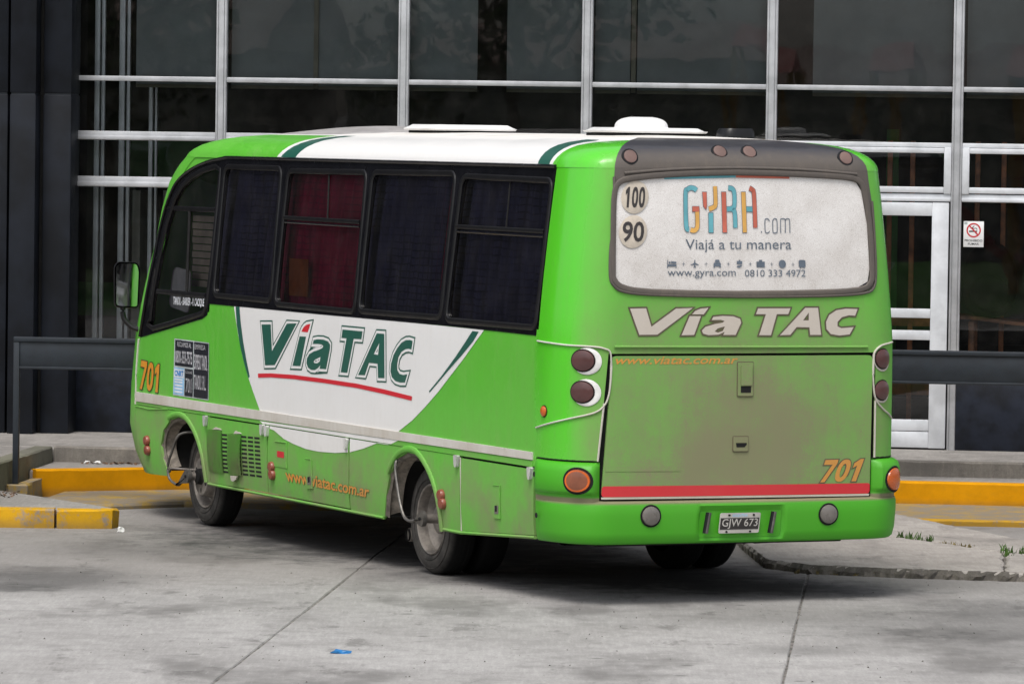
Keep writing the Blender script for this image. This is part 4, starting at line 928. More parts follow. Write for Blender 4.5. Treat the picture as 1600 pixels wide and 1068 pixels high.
# ---- lower skirt panels and upper side panels
def sides(s,f,fl):
    panel('side_panel',[[(8.0,.868),(8.005,1.0),(7.965,1.37),(7.93,1.41),(7.2,1.515),(6.6,1.605),(6.44,1.64),(6.44,1.75),(.53,1.75),(.53,.868)]],f,M['green'],BUS,0,.012,.22,.08,flip=fl)
    panel('front_fender',[[(8.0,.858),(7.97,.5),(7.88,.385),(7.64,.337),(7.34,.345)]+D['farch_in']+[(6.456,.347),(6.398,.347),(6.398,.858)]],f,M['green'],BUS,.004,.02,.2,.06,flip=fl)
    panel('grille_door',[[(6.388,.85),(6.388,.36),(5.217,.368),(5.217,.85)]],f,M['green'],BUS,.006,.022,.4,.06,flip=fl)
    panel('locker_door',[[(5.2,.845),(5.2,.368),(3.667,.366),(3.667,.845)]],f,M['green'],BUS,.006,.022,.4,.06,flip=fl)
    panel('quarter_panel',[[(3.648,.858),(3.648,.353),(3.05,.35)]+D['rarch_in']+[(2.03,.35),(1.735,.35),(1.735,.858)]],f,M['green'],BUS,.004,.02,.2,.06,flip=fl)
    panel('rear_locker_door',[[(1.71,.846),(1.71,.362),(.55,.424),(.55,.846)]],f,M['green'],BUS,.006,.022,.4,.06,flip=fl)
    panel('inner_skirt',[[(7.95,.875),(7.9,.42),(7.5,.40),(7.45,.84),(6.47,.86),(6.42,.40),(3.1,.40),(2.95,.80),(2.65,.86),(2.35,.84),(2.1,.6),(1.98,.40),(.54,.44),(.54,.875)]],f,M['gap'],BUS,-.02,0,.3,None,flip=fl)
    panel('pillar_panel',[[(5.9,2.755),(6.4,2.755),(6.62,2.752),(6.88,2.722),(7.12,2.672),(7.31,2.592),(7.42,2.49),(7.53,2.29),(7.62,2.3),(7.56,2.55),(7.36,2.7),(7.12,2.798),(5.9,2.798)]],f,M['green'],BUS,-.004,0,.06,.04,flip=fl)
    # white moulding stripe with a shadow gap under it
    panel('side_moulding',[[(8.0,.885),(8.0,.958),(.575,.958),(.575,.908),(4.0,.895)]],f,M['moulding'],BUS,.012,.013,.4,None,flip=fl)
    if s<0:
        panel('gutter_strip',[[(8.0,.862),(8.0,.882),(.575,.902),(.575,.862)]],f,M['green'],BUS,.007,.008,.3,None,flip=fl)
        for n,(a,b) in dict(a=(6.45,3.06),b=(2.03,1.72)).items():
            tube('sill_trim',[SL(y,.347,.0) for y in (a,(a+b)/2,b)],.016,M['greenlip'],BUS,6,rz=.012)
        tube('sill_trim',[SL(1.72,.349),SL(.54,.410)],.016,M['greenlip'],BUS,6,rz=.012)
    # raised wheel-arch lips
    for nm in ('farch_in','rarch_in'):
        P=smooth_path(D[nm],3); Q=offset_poly(P+[( (P[0][0]+P[-1][0])/2,.2)],.022)[:-1]
        k0=int(len(Q)*(.46 if nm[0]=='f' else .22)); pts=[f(y,z,.010) for y,z in Q[k0:]]
        tube('arch_lip',pts,.022,M['greenlip'],BUS,10,rz=.014,up=Vector((1,0,0)))
        tube('arch_edge',[f(y,z,-.022) for y,z in P],.03,M['archedge'] if s<0 else M['under'],BUS,8,rz=.010,up=Vector((1,0,0)))
        if s<0:
            bm=bmesh.new(); h=int(len(P)*.55); A=[bm.verts.new(f(y,z,.0)) for y,z in P[:h]]; B=[bm.verts.new(f(y,z,-.11)) for y,z in offset_poly(P,-.035)[:h]]
            for i in range(h-1): bm.faces.new((A[i],A[i+1],B[i+1],B[i]))
            finish(bm,'arch_return',M['archret'],BUS)
        # wheel well
        bm=bmesh.new(); rows=[[bm.verts.new(f(y,z,-d)) for y,z in P] for d in (.02,.30,.62)]
        for A,B in zip(rows,rows[1:]):
            for i in range(len(P)-1): bm.faces.new((A[i],A[i+1],B[i+1],B[i]))
        bm.faces.new(rows[-1]); finish(bm,'wheel_well',M['under'],BUS)
    # black window band with openings
    H=[D['cab']]+[round_poly(D[w],.07) for w in ('w2','w3','w4','w5')]
    bandp=list(D['band']); bandp=[(max(.535,a),b) for a,b in bandp]
    panel('window_band',[bandp]+[offset_poly(h,-.012) for h in H],f,M['black'],BUS,.004,.03,.12,.06,flip=fl)
    for i,h in enumerate(H):
        panel('window_pane',[h],f,M['cabglass'] if i==0 else M['busglass'],BUS,-.012,0,.12,.08,flip=fl)
        hh=offset_poly(h,.004)
        tube('window_gasket',[f(y,z,.006) for y,z in hh],.021,M['rubber'],BUS,8,closed=True,rz=.011,up=Vector((1,0,0)))
    if s<0:
        b=D['bars']
        for q in ((b[0],b[1]),(b[4],b[5])):
            tube('slider_rail',[f(q[0][0],q[0][1],.004),f(q[1][0],q[1][1],.004)],.016,M['rubber'],BUS,8,rz=.010,up=Vector((1,0,0)))
            tube('slider_rail',[f(q[0][0],q[0][1]-.032,.002),f(q[1][0],q[1][1]-.032,.002)],.008,M['black'],BUS,6)
        for q in ((b[2],b[3]),(b[6],b[7])):
            tube('slider_divider',[f(q[0][0],q[0][1]+.03,-.004),f(q[1][0],q[1][1],-.004)],.007,M['gap'],BUS,6)
        c=D['cab_bars']
        for q in ((c[0],c[1]),(c[2],c[3])): tube('slider_rail',[f(q[0][0],q[0][1],.0),f(q[1][0],q[1][1],.0)],.020,M['rubber'],BUS,8,rz=.012,up=Vector((1,0,0)))
        tube('slider_divider',[f(c[4][0],c[4][1],-.004),f(c[5][0],c[5][1],-.004)],.012,M['gap'],BUS,6)
    # roof drip rail
    rl=D['rail_line']; tube('drip_rail',[f(y,min(z+.004,2.80),.010) for y,z in smooth_path([(7.93,1.39),(7.852,1.571),(7.788,1.748),(7.731,1.948),(7.677,2.163),(7.598,2.348),(7.5,2.498),(7.365,2.608)]+rl,4)],.013,M['black'],BUS,8)
    # curtains
    for wi,(w,mt,full) in enumerate((('w2','navycurtain',1.),('w3','redcurtain',1.),('w4','navycurtain',1.),('w5','navycurtain',1.))):
        q=D[w]; y0=min(p[0] for p in q)+(.22 if s<0 else -.02); y1=max(p[0] for p in q)+(.27 if s<0 else .02)
        bm=bmesh.new(); n=90; ph=wi*1.7; rows=[]
        for j in range(9):
            z=1.68+1.10*j/8; row=[]
            for i in range(n+1):
                y=y0+(y1-y0)*i/n; a=.020*math.sin(y*34+ph+.6*math.sin(y*5))+.010*math.sin(y*71+2*ph+z*.8)+.012*math.sin(y*9+z*1.2)
                row.append(bm.verts.new((s*(xside(y,min(z,2.8),s)-.10+a),y,z)))
            rows.append(row)
        for A,B in zip(rows,rows[1:]):
            for i in range(n): bm.faces.new((A[i],A[i+1],B[i+1],B[i]))
        finish(bm,'curtain',M[mt],BUS,ang=180)
both(sides)
# strip of the red curtain showing beside the navy one, orange seat behind the red
bm=bmesh.new()
for a,b in ((2.24,2.28),(2.34,2.37)):
    for k in range(8):
        z0=1.95+.09*k; z1=z0+.09
        bm.faces.new([bm.verts.new((-(xside(y,z)-.045+.008*math.sin(y*60)),y,z)) for y,z in ((a,z0),(b,z0),(b,z1),(a,z1))])
finish(bm,'curtain_edge',M['redcurtain'],BUS)
bm=bmesh.new(); add_box(bm,(-1.166,4.80,1.95),(.006,.36,.27),.0); finish(bm,'seat_back',M['orangeseat'],BUS)
for yy in (1.2,2.0,2.8,3.6,4.4,5.2,6.0):
    for xx in (-.72,.72):
        bm=bmesh.new(); add_box(bm,(xx,yy,1.35),(.86,.10,.75),.03); add_box(bm,(xx,yy+.25,1.15),(.86,.45,.12),.03); finish(bm,'passenger_seat',M['foam'],BUS)
bm=bmesh.new(); add_box(bm,(-.62,6.75,1.45),(.5,.12,.9),.04); add_box(bm,(-.62,7.0,1.15),(.5,.5,.14),.04); finish(bm,'driver_seat',M['foam'],BUS)
bm=bmesh.new()
for k in range(10): add_box(bm,(-1.03+.006*(k%2),7.06,1.83+.055*k),(.012,.52,.046),.0,rot=None)
finish(bm,'cab_blind',M['tan'],BUS)
bm=bmesh.new(); flat_loops(bm,[round_poly([(7.60,1.64),(7.16,1.60),(7.13,1.93),(7.50,1.95)],.07)]); map_bm(bm,lambda y,z,o=0.:(-1.11+o,y,z),0,.01); finish(bm,'mirror_reflection_panel',M['mirrorrefl'],BUS)  # added panel standing in for the wing mirror's reflection in the cab window
tube('steering_wheel',[(-.62+.2*math.cos(a*math.pi/10),7.42+.06*math.sin(a*math.pi/10),1.5+.19*math.sin(a*math.pi/10)) for a in range(20)],.014,M['black'],BUS,6,closed=True)
# ---- floor, chassis, axles
for lo,hi in (((-1.17,.35,.46),(1.17,2.0,.93)),((-1.17,3.08,.46),(1.17,6.42,.93)),((-1.12,7.46,.42),(1.12,8.0,.93)),((-.6,1.9,.5),(.6,7.6,.93)),((-1.17,1.8,.87),(1.17,7.9,.935))):
    box('chassis_block',lo,hi,M['under'],BUS,.01)
for yy in (2.511,6.83): lathe('axle',[(-.9,0),(-.9,.07),(.9,.07),(.9,0)],(0,yy,.375),(1,0,0),M['under'],BUS,16)
lathe('differential',[(-.2,0),(-.2,.1),(-.1,.2),(.1,.2),(.2,.1),(.2,0)],(0,2.511,.375),(1,0,0),M['under'],BUS,20)
lathe('muffler',[(-.45,0),(-.45,.13),(.45,.13),(.45,0)],(-.35,4.6,.40),(0,1,0),M['under'],BUS,20)
box('fuel_tank',(.3,3.4,.30),(1.0,4.7,.5),M['under'],BUS,.05)
tube('exhaust_pipe',[(-.10,2.98,.24),(-.55,3.02,.235),(-1.02,3.06,.225)],.048,M['rimsteel'],BUS,14)
lathe('exhaust_mouth',[(0,.043),(-.01,.043),(.12,.04),(.12,0)],(-1.026,3.061,.225),(1,-.09,.02),M['gap'],BUS,16)
tube('exhaust_hanger',[(-.93,3.05,.27),(-.93,3.05,.42)],.02,M['rimsteel'],BUS,6)
tube('hanging_cable',[(.15,.55,.40),(.35,.5,.352),(.6,.45,.365),(.95,.4,.405)],.012,M['under'],BUS,6)
# spare-wheel carrier, back beam
box('rear_beam',(-.9,.32,.36),(.9,.42,.46),M['under'],BUS,.01)
# ---- front cap, windscreen
bm=bmesh.new(); ZL=[.335,.42,.5,.6,.7,.85,1.0,1.2,1.4,1.6,1.8,1.96,2.12,2.26,2.4,2.5,2.6,2.68,2.74,2.80]; rows=[]
def front_pt(k,z,n=24):
    """k in 0..2n across the nose from the left side to the right"""
    s=-1 if k<=n else 1; j=k if k<=n else 2*n-k; ph=math.pi/2*j/n
    h=hw(z,s); x=h-.5+.5*math.cos(ph); y=yS(z)+.75*math.sin(ph)
    if j==n: x=0.
    elif ph>1.25: x*= (math.pi/2-ph)/(math.pi/2-1.25)*.6+.4
    return (s*x,y,z)
for z in ZL: rows.append([bm.verts.new(Vector(front_pt(k,z))*1.0+Vector((0,-.004,0))) for k in range(49)])
for A,B in zip(rows,rows[1:]):
    for i in range(48): bm.faces.new((A[i],A[i+1],B[i+1],B[i]))
finish(bm,'front_cap',M['green'],BUS,recalc=True)
bm=bmesh.new(); rows=[[bm.verts.new(Vector(front_pt(k,z))+Vector((0,.012,0))) for k in range(14,35)] for z in (1.3,1.5,1.7,1.9,2.1,2.3,2.5,2.62)]
for A,B in zip(rows,rows[1:]):
    for i in range(20): bm.faces.new((A[i],A[i+1],B[i+1],B[i]))
finish(bm,'windscreen',M['black'],BUS)
tube('front_seam_bead',[SL(8.02,z,.004) for z in (.86,.95,1.1)]+[SL(8.005,1.22,.004),SL(7.975,1.37,.004)],.009,M['bead'],BUS,6)
tube('front_bumper_line',[SL(8.02,.845,.006),SL(7.7,.838,.006),SL(7.3,.862,.006)],.006,M['greenlip'],BUS,6)
# ---- roof
LEV=[(2.795,-.004,0.,0.),(2.83,.006,.006,-.04),(2.86,.025,.022,-.10),(2.89,.055,.05,-.18),(2.915,.095,.085,-.28),(2.938,.15,.14,-.40),(2.957,.23,.22,-.54),(2.975,.36,.36,-.80),(2.992,.58,.6,-1.2),(3.004,.82,.9,-1.8),(3.012,1.16,1.4,-2.8)]
UL=[-1.557,-1.5,-1.44,-1.38,-1.32,-1.27,-1.22,-1.17,-1.12,-1.07,-1.03]+[-1.0+.05*k for k in range(41)]+[1.03,1.07,1.12,1.17,1.22,1.27,1.32,1.38,1.44,1.5,1.557]
def outline(z):
    P=[]
    for u in UL: P.append(('r',rear0(u,z)))
    for k in range(1,60): P.append(('s',(hw(z,1),.53+(yS(z)-.53)*k/60,z)))
    for k in range(48,-1,-1): P.append(('f',front_pt(k,z)))
    for k in range(59,0,-1): P.append(('s',(-hw(z,-1),.53+(yS(z)-.53)*k/60,z)))
    return P
base=outline(2.80); hwT=hw(2.80,-1); yT=yS(2.80)
def roof_pt(tp,p,lv):
    z,d,dr,dfr=lv; x=p[0]*(1-d/1.16); y=p[1]
    w=min(1.,max(0.,(y-.53)/(yT-.53)))
    y2=y+dr*(1-w)+dfr*w
    if tp=='f': y2=yT+dfr+(y-yT)*(1-min(.95,d))
    zz=z
    return Vector((x,y2,zz))
bm=bmesh.new(); dl=bm.faces.layers.int.new('dark'); rows=[[bm.verts.new(roof_pt(tp,p,lv)) for tp,p in base] for lv in LEV]
n=len(base)
for li,(A,B) in enumerate(zip(rows,rows[1:])):
    for i in range(n):
        f=bm.faces.new((A[i],A[(i+1)%n],B[(i+1)%n],B[i]))
        if 11<=i<51 and li<8: f[dl]=1
bmesh.ops.remove_doubles(bm,verts=bm.verts[:],dist=.0005)
# paint boundaries: slanted planes over each flank
def bis(y0,y1):
    for s in (-1,1):
        a=Vector((s*1.1,y0,2.81)); b=Vector((s*.85,y1,2.962)); nrm=(b-a).cross(Vector((-s*.83,0,-.56))).normalized()
        bmesh.ops.bisect_plane(bm,geom=bm.verts[:]+bm.edges[:]+bm.faces[:],dist=1e-6,plane_co=a,plane_no=nrm)
        if s<0: r=(a,nrm)
    return r
PL=[bis(*q) for q in ((5.405,5.14),(5.33,5.02),(5.04,4.78),(.83,.83),(.65,.60),(.60,.50))]
bm.normal_update()
for f in bm.faces:
    c=f.calc_center_median(); c.x=-abs(c.x); sd=[(c-a).dot(nr)*(1 if nr.y>0 else -1) for a,nr in PL]
    mi=0
    if sd[0]>0: mi=1 if c.z<2.972 else 0
    elif sd[1]>0: mi=0
    elif sd[2]>0: mi=2 if c.z<2.972 else 0
    elif sd[3]>0: mi=0
    elif sd[4]>0: mi=2 if c.z<2.97 else 0
    elif sd[5]>0: mi=0
    else: mi=1
    if f[dl]: mi=3
    f.material_index=mi
bmesh.ops.recalc_face_normals(bm,faces=bm.faces[:])
finish(bm,'roof',[M['bwhite'],M['green'],M['dkgreen'],M['greybrown']],BUS,ang=60)
def hatch(c,w,l,z0,z1,name,mt,dome=False):
    bm=bmesh.new(); P=round_poly([(-w/2,-l/2),(w/2,-l/2),(w/2,l/2),(-w/2,l/2)],.08)
    lv=[(z0,1.),(z0+.012,1.03),(z1-.02,.97),(z1,.86)]
    if dome: lv=[(z0,1.15),(z0+.012,1.02)]+[(z0+.012+(z1-z0-.012)*math.sin(t*math.pi/16),1.02*math.cos(t*math.pi/16)**.55) for t in range(1,7)]+[(z1,.42)]
    rows=[[bm.verts.new((c[0]+x*k,c[1]+y*k,z)) for x,y in P] for z,k in lv]
    for A,B in zip(rows,rows[1:]):
        for i in range(len(P)): bm.faces.new((A[i],A[(i+1)%len(P)],B[(i+1)%len(P)],B[i]))
    bm.faces.new(rows[-1]); bm.faces.new(rows[0][::-1]); return finish(bm,name,M[mt],BUS,ang=50)
bm=bmesh.new(); rows=[]
for j in range(25):
    t=j/24; y=4.75+2.25*t; hY=max(0.,math.sin(math.pi*t))**.7; row=[]
    for i in range(17):
        u=-1+2*i/16; row.append(bm.verts.new((u*.80,y,2.955+.098*hY*max(0.,math.cos(u*math.pi/2))**.8)))
    rows.append(row)
for A,B in zip(rows,rows[1:]):
    for i in range(16): bm.faces.new((A[i],A[i+1],B[i+1],B[i]))
finish(bm,'roof_pod',M['podgrey'],BUS,ang=80)
M['hatchw']=plain('white_hatch_plastic',(.82,.82,.81,1),.4,coat=.2,var=.04)
box('hatch_collar',(-.30,4.35,2.95),(.30,4.85,3.022),M['gap'],BUS); hatch((0,4.6),.68,.56,3.024,3.066,'roof_hatch','hatchw')
box('hatch_collar',(-.33,1.3,2.95),(.33,1.75,3.022),M['gap'],BUS); hatch((0,1.52),.72,.5,3.024,3.058,'roof_hatch','hatchw')
hatch((-.03,1.52),.30,.3,3.05,3.13,'roof_vent','hatchw',True); hatch((.44,1.05),.24,.2,2.97,3.062,'roof_antenna_base','rubber')
# ---- rear cap: green shell with window opening, dark surround
U=UMAX
dk=[(-.975,2.40),(-.985,2.60),(-1.0,2.74),(-1.0,2.80),(1.0,2.80),(1.0,2.74),(1.01,2.60),(1.0,2.36)]
win=D['rwin']; gl=D['rglass']
panel('rear_shell',[[(-U,.93),(-U,2.80),(-1.0,2.80),(-1.0,2.74),(-.985,2.60),(-.975,2.40)]+[(-.985,2.3),(-.975,2.114),(-.945,2.05),(-.875,2.012),(-.665,1.992),(-.06,1.98),(.55,1.984),(.865,2.0),(.96,2.04),(.988,2.159)]+[(1.0,2.36),(1.01,2.60),(1.0,2.74),(1.0,2.80),(U,2.80),(U,.93),(.955,.93),(.955,1.616),(-.958,1.616),(-1.02,.93)]],RF,M['green'],BUS,0,.015,.05,.08)
panel('rear_window_surround',[[(-1.0,2.80),(-1.0,2.74),(-.985,2.60),(-.975,2.40),(-.985,2.3),(-.975,2.114),(-.945,2.05),(-.875,2.012),(-.665,1.992),(-.06,1.98),(.55,1.984),(.865,2.0),(.96,2.04),(.988,2.159),(1.0,2.36),(1.01,2.60),(1.0,2.74),(1.0,2.80)][::-1],offset_poly(gl,.012)],RF,M['greybrown'],BUS,.003,.02,.05,.08)
bm=bmesh.new(); flat_loops(bm,[gl]); map_bm(bm,RF,-.004,0,.05,.08); finish(bm,'rear_window_vinyl',M['vinyl'],BUS,ang=60)
tube('rear_window_gasket',[RF(a,b,.006) for a,b in smooth_path(offset_poly(gl,.016)+[offset_poly(gl,.016)[0]],2)[:-1]],.020,M['greybrown'],BUS,8,closed=True,rz=.013,up=Vector((0,1,0)))
tube('surround_edge',[RF(a,b,.004) for a,b in smooth_path([(-1.0,2.74),(-.985,2.60),(-.975,2.40),(-.985,2.3),(-.975,2.114),(-.945,2.05),(-.875,2.012),(-.665,1.992),(-.06,1.98),(.55,1.984),(.865,2.0),(.96,2.04),(.988,2.159),(1.0,2.36),(1.01,2.60)],3)],.010,M['greybrown'],BUS,8,rz=.012,up=Vector((0,1,0)))
# brow line above the window
tube('window_brow',[RF(a,b,.006) for a,b in smooth_path([(-.93,2.765),(-.56,2.792),(-.06,2.806),(.45,2.80),(.9,2.775)],5)],.010,M['greybrown'],BUS,8,up=Vector((0,1,0)))
# hatch / engine door
panel('hatch_recess',[[(-.99,1.66),(-1.06,.60),(1.0,.60),(.99,1.66)][::-1]],RF,M['gap'],BUS,-.03,0,.08,.1)
hp=round_poly([(-.996,.70),(.92,.693),(.93,1.598),(-.932,1.601)],.035)
panel('tailgate',[hp],RF,M['green'],BUS,.002,.025,.08,.08)
panel('tailgate_red_stripe',[round_poly([(-.994,.703),(.918,.696),(.922,.764),(-.992,.772)],.02)],RF,M['red'],BUS,.0035,0,.08,None)
panel('tailgate_edge_strip',[[(-.994,.688),(.914,.681),(.918,.694),(-.994,.701)]],RF,M['bead'],BUS,.004,.01,.08,None)
tube('tailgate_seam_bead',[RF(a,b,.004) for a,b in ((-1.02,.93),(-1.0,1.15),(-.985,1.30))],.007,M['bead'],BUS,6)
tube('tailgate_seam_bead',[RF(a,b,.004) for a,b in ((.952,.93),(.952,1.15),(.952,1.30))],.007,M['bead'],BUS,6)
tube('pressed_rib',[RF(-.92+1.81*k/24,1.660-.004*k/12,.000) for k in range(25)],.017,M['greenlip'],BUS,10,rz=.010)
def latch(q,kind):
    x0=min(p[0] for p in q);x1=max(p[0] for p in q);z0=min(p[1] for p in q);z1=max(p[1] for p in q)
    t=empty_mesh=None
    o=panel('latch_plate',[round_poly([(x0,z0),(x1,z0),(x1,z1),(x0,z1)],.008)],RF,M['green'],BUS,.011,.012,.05,None)
    panel('latch_seam',[round_poly([(x0-.006,z0-.006),(x1+.006,z0-.006),(x1+.006,z1+.006),(x0-.006,z1+.006)],.008)],RF,M['dkoutline'],o,.0042,0,.05,None)
    w=x1-x0; h=z1-z0
    if kind==1:
        panel('latch_lever',[[(x0+.18*w,z0+.32*h),(x1-.12*w,z0+.32*h),(x1-.12*w,z1-.08*h),(x0+.18*w,z1-.08*h)]],RF,M['green'],o,.020,.008)
        panel('latch_slot',[[(x0+.18*w,z0+.10*h),(x1-.15*w,z0+.10*h),(x1-.15*w,z0+.29*h),(x0+.18*w,z0+.29*h)]],RF,M['gap'],o,.0125,0)
    else:
        panel('latch_slot',[[(x0+.2*w,z0+.28*h),(x1-.25*w,z0+.28*h),(x1-.1*w,z0+.45*h),(x1-.1*w,z0+.58*h),(x0+.15*w,z0+.58*h)]],RF,M['gap'],o,.0125,0)
latch(D['lat1'],1); latch(D['lat2'],2)
# faint embossed maker's bar on the tailgate
panel('embossed_bar',[[(-.97,.865),(-.45,.862),(-.45,.905),(-.97,.908)]],RF,M['green'],BUS,.004,.003,.08,None)
# ---- lamp clusters
pl=[(-1.578,1.678),(-1.40,1.672),(-1.24,1.665),(-1.06,1.660),(-.985,1.648),(-.945,1.617),(-.942,1.48),(-.955,1.355),(-.985,1.285),(-1.05,1.238),(-1.20,1.20),(-1.36,1.165),(-1.578,1.12)]
pr=[(1.15,1.678),(1.08,1.672),(1.0,1.66),(.945,1.62),(.935,1.56),(.935,1.42),(.955,1.31),(1.02,1.245),(1.09,1.21),(1.15,1.18)]
for path in (pl,pr): tube('cluster_bead',[RF(a,b,.005) for a,b in smooth_path(path,5)],.008,M['bead'],BUS,8,rz=.006,up=Vector((0,0,1)))
def disc(bm,c,prof,mi=0,asp=1.,fm=RF,n=28):
    """concentric rings (radius, offset) laid on the body skin"""
    rows=[]
    for r,o in prof: rows.append([bm.verts.new(fm(c[0]+r*asp*math.cos(2*math.pi*k/n),c[1]+r*math.sin(2*math.pi*k/n),o)) for k in range(n)])
    for A,B in zip(rows,rows[1:]):
        for k in range(n): f=bm.faces.new((A[k],A[(k+1)%n],B[(k+1)%n],B[k])); f.material_index=mi
    f=bm.faces.new(rows[-1]); f.material_index=mi
def lamp(c,r,lens,name,bez=None,asp=1.,off=0.,shift=(0,0),ring='gap',bs=1.42):
    bm=bmesh.new()
    if bez:
        disc(bm,c,[(r*bs,off+.002),(r*(bs-.05),off+.004),(r*1.0,off+.0045)],0,asp)
        disc(bm,(c[0]+shift[0],c[1]+shift[1]),[(r*1.12,off+.005),(r*1.12,off+.006),(r*1.06,off+.006)],1,asp)
        disc(bm,(c[0]+shift[0],c[1]+shift[1]),[(r*1.02,off+.006),(r*.98,off+.014),(r*.7,off+.020),(r*.3,off+.023)],2,asp)
        return finish(bm,name,[M[bez],M[ring],M[lens]],BUS)
    disc(bm,c,[(r*1.22,off+.0015),(r*1.18,off+.004),(r*1.04,off+.003)],0,asp)
    disc(bm,c,[(r*1.02,off+.004),(r*.98,off+.012),(r*.7,off+.018),(r*.3,off+.021)],1,asp)
    return finish(bm,name,[M[ring],M[lens]],BUS)
L=D['lights']
M['bezel']=plain('white_lamp_bezel',(.78,.77,.74,1),.4,coat=.3)
for i in (0,1): lamp((L[i][0]+.008,L[i][1]),.066,'lens_red','tail_lamp','bezel',1.12,.002,(-.026,.004),bs=1.31)
for i in (2,3): lamp((L[i][0]+.0,L[i][1]),.062,'lens_red','tail_lamp','bead',1.02,.002,(-.004,.008),bs=1.22)
lamp((-1.472,1.231),.033,'lens_amber','side_marker',None,1.,.0)
# ---- bumper: bulged lower body with corner blocks
BF=lambda u,z,off=0.: RF(u,z,off+.030+.012*math.sin(max(0,min(1,(z-.39)/.3))*math.pi))
bprof=[(.395,-.03),(.40,.006),(.415,.022),(.47,.032),(.58,.036),(.64,.036),(.664,.028),(.676,-.01)]
bm=bmesh.new(); rows=[]
rec=(-.33,.27,.435,.63)
for z,o in bprof:
    row=[]
    for k in range(141):
        u=-U+.03+(2*U-.06)*k/140; oo=o
        ee=max(0,(abs(u)-(U-.25))/.25); oo=o*(1-ee*ee*.8)
        if rec[0]<u<rec[1] and rec[2]<z<rec[3]: oo=o-.03
        row.append(bm.verts.new(RF(u,z-.0*(abs(u)/U)**2,oo)))
    rows.append(row)
for A,B in zip(rows,rows[1:]):
    for i in range(140): bm.faces.new((A[i],A[i+1],B[i+1],B[i]))
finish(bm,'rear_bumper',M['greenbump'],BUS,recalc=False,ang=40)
for sg,u0,u1 in ((-1,-U+.02,-1.006),(1,.934,U-.02)):
    bm=bmesh.new(); rows=[]
    lv=[(.655,.020),(.70,.028),(.712,.030),(.722,.050),(.74,.060),(.80,.062),(.86,.058),(.895,.046),(.912,.020),(.925,-.02)]
    for z,o in lv:
        row=[]
        for k in range(31):
            u=u0+(u1-u0)*k/30; e=min((u-u0),(u1-u))
            inner=(u1-u) if sg<0 else (u-u0); oo=o if inner>.04 else o*(inner/.04)-.01*(1-inner/.04)
            outer=(u-u0) if sg<0 else (u1-u); oo=oo*min(1,.35+outer/.15) if outer<.1 else oo
            row.append(bm.verts.new(RF(u,z,oo)))
        rows.append(row)
    for A,B in zip(rows,rows[1:]):
        for i in range(30): bm.faces.new((A[i],A[i+1],B[i+1],B[i]))
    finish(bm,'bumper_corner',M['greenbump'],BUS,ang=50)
    tube('bumper_gap',[RF(u0+(u1-u0)*k/12,.930,-.004) for k in range(13)],.006,M['gap'],BUS,6)
lamp((L[4][0],L[4][1]),.072,'lens_amber_d','turn_lamp',None,1.0,.060,ring='gap')
lamp((L[5][0]-.005,L[5][1]+.0),.072,'lens_amber','turn_lamp',None,1.0,.060,ring='gap')
bm=bmesh.new(); disc(bm,(L[4][0],L[4][1]),[(.072,.0675),(.070,.0735),(.052,.0765),(.050,.076)],0); finish(bm,'turn_lamp_rim',M['lens_amber'],BUS)
for i in (6,7): lamp((L[i][0],L[i][1]),.060,'lens_clear','reversing_lamp',None,1.0,.037)
for c in D['bolts']:
    bm=bmesh.new(); disc(bm,(c[0]+.01,c[1]),[(.018,.044),(.012,.045)],0); finish(bm,'bolt_hole',M['gap'],BUS)
# plate recess, plate, plate lamps
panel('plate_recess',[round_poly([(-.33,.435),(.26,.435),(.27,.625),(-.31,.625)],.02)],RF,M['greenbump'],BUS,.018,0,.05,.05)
PF=lambda u,z,off=0.: RF(u,z,off+.052)
pq=[(-.196,.462),(.092,.462),(.106,.592),(-.182,.592)]
po=panel('number_plate',[round_poly(pq,.012)],PF,M['platewhite'],BUS,.0,.006,.1,None)
panel('plate_field',[[(-.188,.486),(.087,.486),(.095,.560),(-.180,.560)]],PF,M['plateblack'],po,.0015,0,.1,None)
bm=bmesh.new(); text_bm(bm,'GJW 673',[(-.176,.490),(.078,.490),(.086,.555),(-.168,.555)],0,0,.006); map_bm(bm,PF,.003,0,.06); finish(bm,'plate_number',M['platewhite'],po,smooth=False)
bm=bmesh.new(); text_bm(bm,'ARGENTINA',[(-.10,.567),(.01,.567),(.013,.586),(-.097,.586)],0,0,0); map_bm(bm,PF,.0025,0,.06); finish(bm,'plate_country',M['ltblue'],po,smooth=False)
for c in ((-.12,.578),(.055,.578),(-.14,.472),(.03,.472)):
    bm=bmesh.new(); disc(bm,c,[(.007,.003),(.005,.005)],0,1.3,PF,10); finish(bm,'plate_bolt',M['gap'],po)
for a,b in (((-.287,.464),(-.262,.598)),((.178,.458),(.203,.596))):
    tube('plate_lamp',[PF(a[0],a[1],.005),PF(b[0],b[1],.005)],.013,M['steel'],BUS,10)
    tube('plate_lamp_body',[PF(a[0]-.01,a[1],.0),PF(b[0]-.01,b[1],.0)],.014,M['rubber'],BUS,8)
